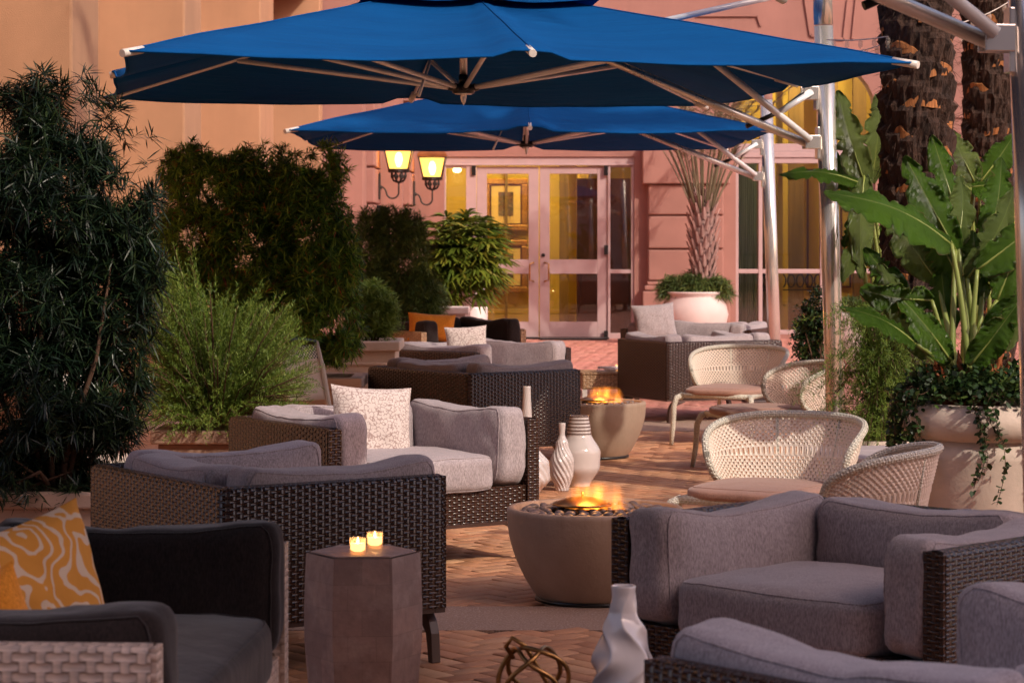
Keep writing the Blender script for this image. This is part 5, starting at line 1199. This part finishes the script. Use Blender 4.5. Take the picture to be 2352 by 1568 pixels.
bs = [ # base px,py, tip px,py, width px, depth offset of base, of tip, normal x, normal z, material, tears
 (2185, 560, 1893, 424, 150, 0, -.25, -.2, .75, 'ban', 2), (2195, 575, 2078, 345, 120, .1, .15, -.35, .2, 'ban', 1), (2200, 560, 2205, 395, 95, .15, .3, .4, .2, 'banl', 1),
 (2140, 690, 1975, 655, 120, -.1, -.2, -.1, -.5, 'ban', 1), (2105, 790, 1930, 694, 84, -.15, -.3, -.1, .8, 'ban', 0), (2185, 830, 2058, 660, 92, -.1, -.15, -.3, .5, 'ban', 1),
 (2228, 840, 2336, 690, 96, -.2, -.25, .2, .3, 'ban', 0), (2222, 640, 2330, 420, 112, .05, .2, .5, .1, 'banl', 2), (2245, 620, 2420, 470, 120, .0, .1, .5, .3, 'ban', 2),
 (2290, 690, 2345, 500, 110, .1, .2, .3, .1, 'ban', 1), (2205, 640, 2120, 480, 120, .25, .35, -.2, .1, 'ban', 3), (2260, 760, 2400, 640, 90, -.1, -.2, .3, .5, 'ban', 1), (2175, 760, 2160, 600, 105, .2, .3, -.1, .1, 'ban', 2),
 (2150, 640, 2030, 470, 110, .3, .45, -.3, .1, 'banl', 2), (2240, 700, 2235, 520, 110, .2, .25, .0, .1, 'ban', 2), (2130, 820, 2020, 590, 100, .3, .4, -.3, .1, 'banl', 3), (2200, 500, 2140, 300, 90, .35, .5, -.2, .1, 'ban', 1), (2270, 560, 2300, 350, 110, .3, .4, .2, .1, 'ban', 2), (2300, 800, 2380, 560, 110, .2, .3, .3, .1, 'banl', 1), (2090, 700, 1985, 560, 90, .4, .5, -.4, .3, 'ban', 2)]
banana('broad leaved banana like plant growing from the huge cream pot', (XB, 0), DB, bs, zroot=.68, group='broad leaved plants')
bk = [(1990, 430, 1925, 195, 100, 0, .1, -.4, .1, 'banl', 2), (2000, 420, 2015, 205, 95, .1, .1, .3, .1, 'banl', 3), (1985, 400, 1978, 628, 80, 0, -.2, -.3, .0, 'banl', 2), (1975, 420, 1790, 390, 62, 0, -.2, -.1, .7, 'ban', 3),
 (1995, 500, 1935, 640, 70, 0, -.2, -.4, .1, 'banl', 3), (1995, 470, 1935, 560, 60, .1, 0, -.4, .2, 'ban', 2), (2020, 560, 2080, 450, 70, .1, .2, .3, .2, 'ban', 1), (1970, 470, 1905, 330, 70, .1, .1, -.5, .2, 'ban', 1)]
banana('tall pale banana like clump behind the near steel pole, torn hanging leaves', (X(2030, 14.3), 0), 14.3, bk, zroot=.0, group='broad leaved plants')
bk = [(2240, 420, 2180, 290, 95, 0, .1, -.4, .3, 'banl', 1), (2250, 420, 2330, 300, 90, 0, .1, .4, .3, 'ban', 1), (2230, 430, 2340, 430, 90, -.1, -.2, .1, .6, 'ban', 2), (2235, 440, 2160, 400, 80, -.1, -.2, -.2, .6, 'banl', 2), (2270, 470, 2340, 560, 80, 0, -.2, .3, .4, 'banl', 2), (2225, 470, 2180, 600, 90, 0, -.1, -.3, .2, 'ban', 2)]
banana('banana like clump between the two thick palm trunks', (X(2240, 14.6), 0), 14.6, bk, zroot=.0, group='broad leaved plants')
# ---- trailing vine over the big pot
def vine(label, c, rx, z, N, strands, seed, lenr=(.15, .5), name='trailing_vine'):
    t = thing(name, label, 'vine', (c[0], c[1], z)); a = rng.uniform(0, 2*PI, N); r = rx*rng.uniform(.45, 1.12, N); zz = .085*rng.uniform(-.4, 1, N)*(1.3-r/rx)+rng.normal(0, .025, N)
    P = [np.stack([r*np.cos(a), r*np.sin(a), zz+.03-.05*(r/rx > 1.05)], 1)]; tw = MB(); rs = random.Random(seed)
    for i in range(strands):
        a0 = rs.choice([rs.uniform(PI*.8, PI*1.22), rs.uniform(PI*.8, PI*1.22), rs.uniform(PI*1.62, PI*1.95), rs.uniform(PI*1.3, PI*1.55) if i % 5 == 0 else rs.uniform(PI*1.7, PI*1.9)]); L_ = rs.uniform(*lenr); k = int(L_/.018); x, y = rx*1.17*math.cos(a0), rx*1.17*math.sin(a0); pts = [Vector((x*.8, y*.8, .03)), Vector((x, y, .0))]
        ph = rs.uniform(0, 6)
        for q in range(k): f = q/k; pts.append(Vector((x*(1+.05*f)+.03*math.sin(ph+f*5), y*(1+.05*f)+.02*math.cos(ph+f*4), -f*L_)))
        tw.tube(pts, .0016, 4); arr = np.array([p[:] for p in pts[1:]]); P.append(np.repeat(arr, 2, 0)+rng.normal(0, .008, (len(arr)*2, 3)))
    P = np.concatenate(P); D = nrm(rng.normal(0, 1, P.shape)+np.array([0, -.4, .2])); add('leaves', leaves(P, D, rng.uniform(.018, .034, len(P)), rng.uniform(.018, .028, len(P)), .1), M['vine'], t); tw.build('stems', M['twig'], t); return t
vine('small leaved vine trailing over the rim of the huge cream pot', (X(2265, DB), DB), .335, .79, 5200, 46, 2)
# feathery fern bush, its pot, railing, white pot
m = MB(); m.lathe([(.16, 0), (.2, .05), (.24, .3), (.26, .38), (.26, .42), (.22, .42), (.2, .40), (.03, .40)], 48); o = m.build('round_pot', M['pot'], None); o.location = (X(2015, 12.7), 12.7, 0); tag(o, 'shaded cream pot under the feathery drooping bush', 'pot')
t = bush('feathery_bush', 'feathery drooping green bush right of the near steel pole', 'bush', 2020, 800, 100, 150, 12.6, 1, .03, .003, 'soft', .50)
for ch in list(t.children): bpy.data.objects.remove(ch)
V = []; Q = []; nb = 0; tw = MB()
for i in range(520):
    a = rng.uniform(0, 2*PI); rr = rng.uniform(.12, .50)*(1 if i % 3 else .5); hh = rng.uniform(-.45, .62); p0 = np.array([0, 0, .0]); p1 = np.array([rr*.5*math.cos(a), rr*.4*math.sin(a), hh+.25]); p2 = np.array([rr*math.cos(a), rr*.8*math.sin(a), hh-.05])
    k = 70; f = np.linspace(.25, 1, k)[:, None]; pts = p0*(1-f)**2+2*p1*f*(1-f)+p2*f*f; tg = nrm(2*(1-f)*(p1-p0)+2*f*(p2-p1)); dd = nrm(tg*.4+nrm(rng.normal(0, 1, (k, 3)))); v, q = leaves(pts, dd, .032, .0035, 0); V.append(v); Q.append(q+nb); nb += len(v)
    if i % 3 == 0: tw.tube([Vector(p0), Vector(pts[30]), Vector(pts[-1])], .003, 4)
npmesh('foliage', np.concatenate(V), np.concatenate(Q), M['rose'], t); tw.build('stems', M['twig'], t)
bush('climber', 'dark small leaved climber just left of the near steel pole', 'shrub', 1868, 800, 30, 110, 17.2, 900, .03, .014, 'vine', .40, None, 6, .1, .2, [(1862, 760, 28, 60), (1876, 850, 22, 70), (1855, 800, 25, 60), (1885, 720, 24, 60)])
m = MB(); m.lathe([(.14, 0), (.17, .1), (.19, .40), (.2, .44), (.17, .44), (.03, .40)], 36); o = m.build('round_pot', M['pots'], None); o.location = (X(1872, 17.3), 17.3, 0); tag(o, 'sunlit white pot between the leaf shadowed chair and the steel pole', 'pot')
bush('distant_shrub', 'small green shrub in the far pink pot right of the near pole', 'shrub', 1950, 715, 35, 22, 25, 300, .08, .01, 'soft', .75)
m = MB(); m.lathe([(.16, 0), (.2, .5), (.24, .66), (.25, .72), (.2, .72), (.03, .68)], 36); o = m.build('round_pot', M['pots'], None); o.location = (X(1950, 25), 25, 0); tag(o, 'far pink pot peeping out right of the near pole', 'pot')
t = thing('railing', 'dark navy iron railing at the far right behind the plants', 'railing', (X(2330, 19), 19, 0)); m = MB()
m.box(-.4, 2.2, -.02, .02, 1.14, 1.18); m.box(-.4, 2.2, -.02, .02, .12, .15); m.build('rails', M['navy'], t); m = MB(); m.tube([(-.4, 0, .84), (2.2, 0, .84)], .014, 6); m.build('brass_rail', M['brass'], t)
for i in range(12): q = MB(); q.box(-.38+i*.22, -.34+i*.22, -.012, .012, 0, 1.139); q.build('baluster', M['navy'], t)
# string of small lamps tied between palms
t = thing('string_lights', 'sagging pale string of small unlit bulbs tied to the palm trunks', 'string lights', (0, 0, 0)); m = MB(); bulbs = []
def cat(p, r_, sag, n=18): return [p.lerp(r_, i/n)-Vector((0, 0, sag*math.sin(PI*i/n))) for i in range(n+1)]
for a_, b_, s_ in ((W(1900, 92, 13.6), W(2040, 84, 13.1), .01), (W(1930, 118, 13.9), W(2040, 96, 13.1), .02), (W(2170, 62, 13.2), W(2340, -10, 16), .03), (W(2330, 40, 15), W(2170, 70, 13.2), .05)):
    pp = cat(a_, b_, s_); m.tube(pp, .0035, 4)
    bulbs += pp[2::4]
m.build('cable', M['ccord'], t)
for p in bulbs: q = MB(); q.lathe([(.001, -.05), (.014, -.035), (.012, -.01), (.006, 0)], 8); q.build('bulb', M['cup'], t).location = p

# ---- bistro chairs behind the rosemary
def bistro(label, loc, rz):
    t = thing('bistro_chair', label, 'chair', (loc[0], loc[1], 0), rz, 'cream framed bistro chairs'); f = M['ccord']
    for sx in (-1, 1):
        q = MB(); q.tube([(sx*.19, .20, 0), (sx*.20, .18, .44), (sx*.21, .24, .70), (sx*.215, .29, .86)], [.015, .018, .018, .016], 8); q.build('leg', f, t)
        q = MB(); q.tube([(sx*.20, -.20, 0), (sx*.20, -.19, .44)], [.013, .017], 8); q.build('leg', f, t)
    m = MB(); m.lathe([(.001, .445), (.2, .445), (.235, .44), (.24, .455), (.235, .47), (.2, .475), (.001, .475)], 36); m.build('seat', f, t)
    m = MB(); P = []; UV = []
    for i in range(13):
        x = -.2+.4*i/12
        for j in range(9): z = .52+.32*j/8; y = .185+.30*max(0, (z-.44))*.85+.04*math.cos(x/.2*PI/2); P.append((x, y, z)); UV.append((x, z))
    m.grid(P, 13, 9, True, UV); m.build('woven_back', M['check'], t, solid=.012)
    m = MB(); m.tube([(-.215, .29, .855), (-.1, .335, .875), (.1, .335, .875), (.215, .29, .855)], .017, 8); m.build('top_rail', M['black'], t)
    return t
cm, n, p = newmat('checked_cord'); ck = n.nodes.new('ShaderNodeTexChecker'); ck.inputs['Scale'].default_value = 95; ck.inputs[1].default_value = (.8, .7, .6, 1); ck.inputs[2].default_value = (.03, .03, .035, 1)
n.links.new(n.nodes.new('ShaderNodeUVMap').outputs[0], ck.inputs[0]); s = n.nodes.new('ShaderNodeSeparateXYZ'); n.links.new(coord(n), s.inputs[0])
n.links.new(mixc(n, mth(n, 'GREATER_THAN', s.outputs[2], .76), (.70, .55, .46), ck.outputs[0]), p.inputs['Base Color']); M['check'] = cm
bistro('cream bistro chair with black and white woven top, behind the coral pillow', (X(776, 14.0), 14.0), R(62))
bistro('cream bistro chair half hidden between the dark shrub and the rosemary', (X(275, 10.9), 10.95), R(75))
bistro('cream bistro chair glimpsed through the rosemary stems', (X(560, 13.4), 13.5), R(160))
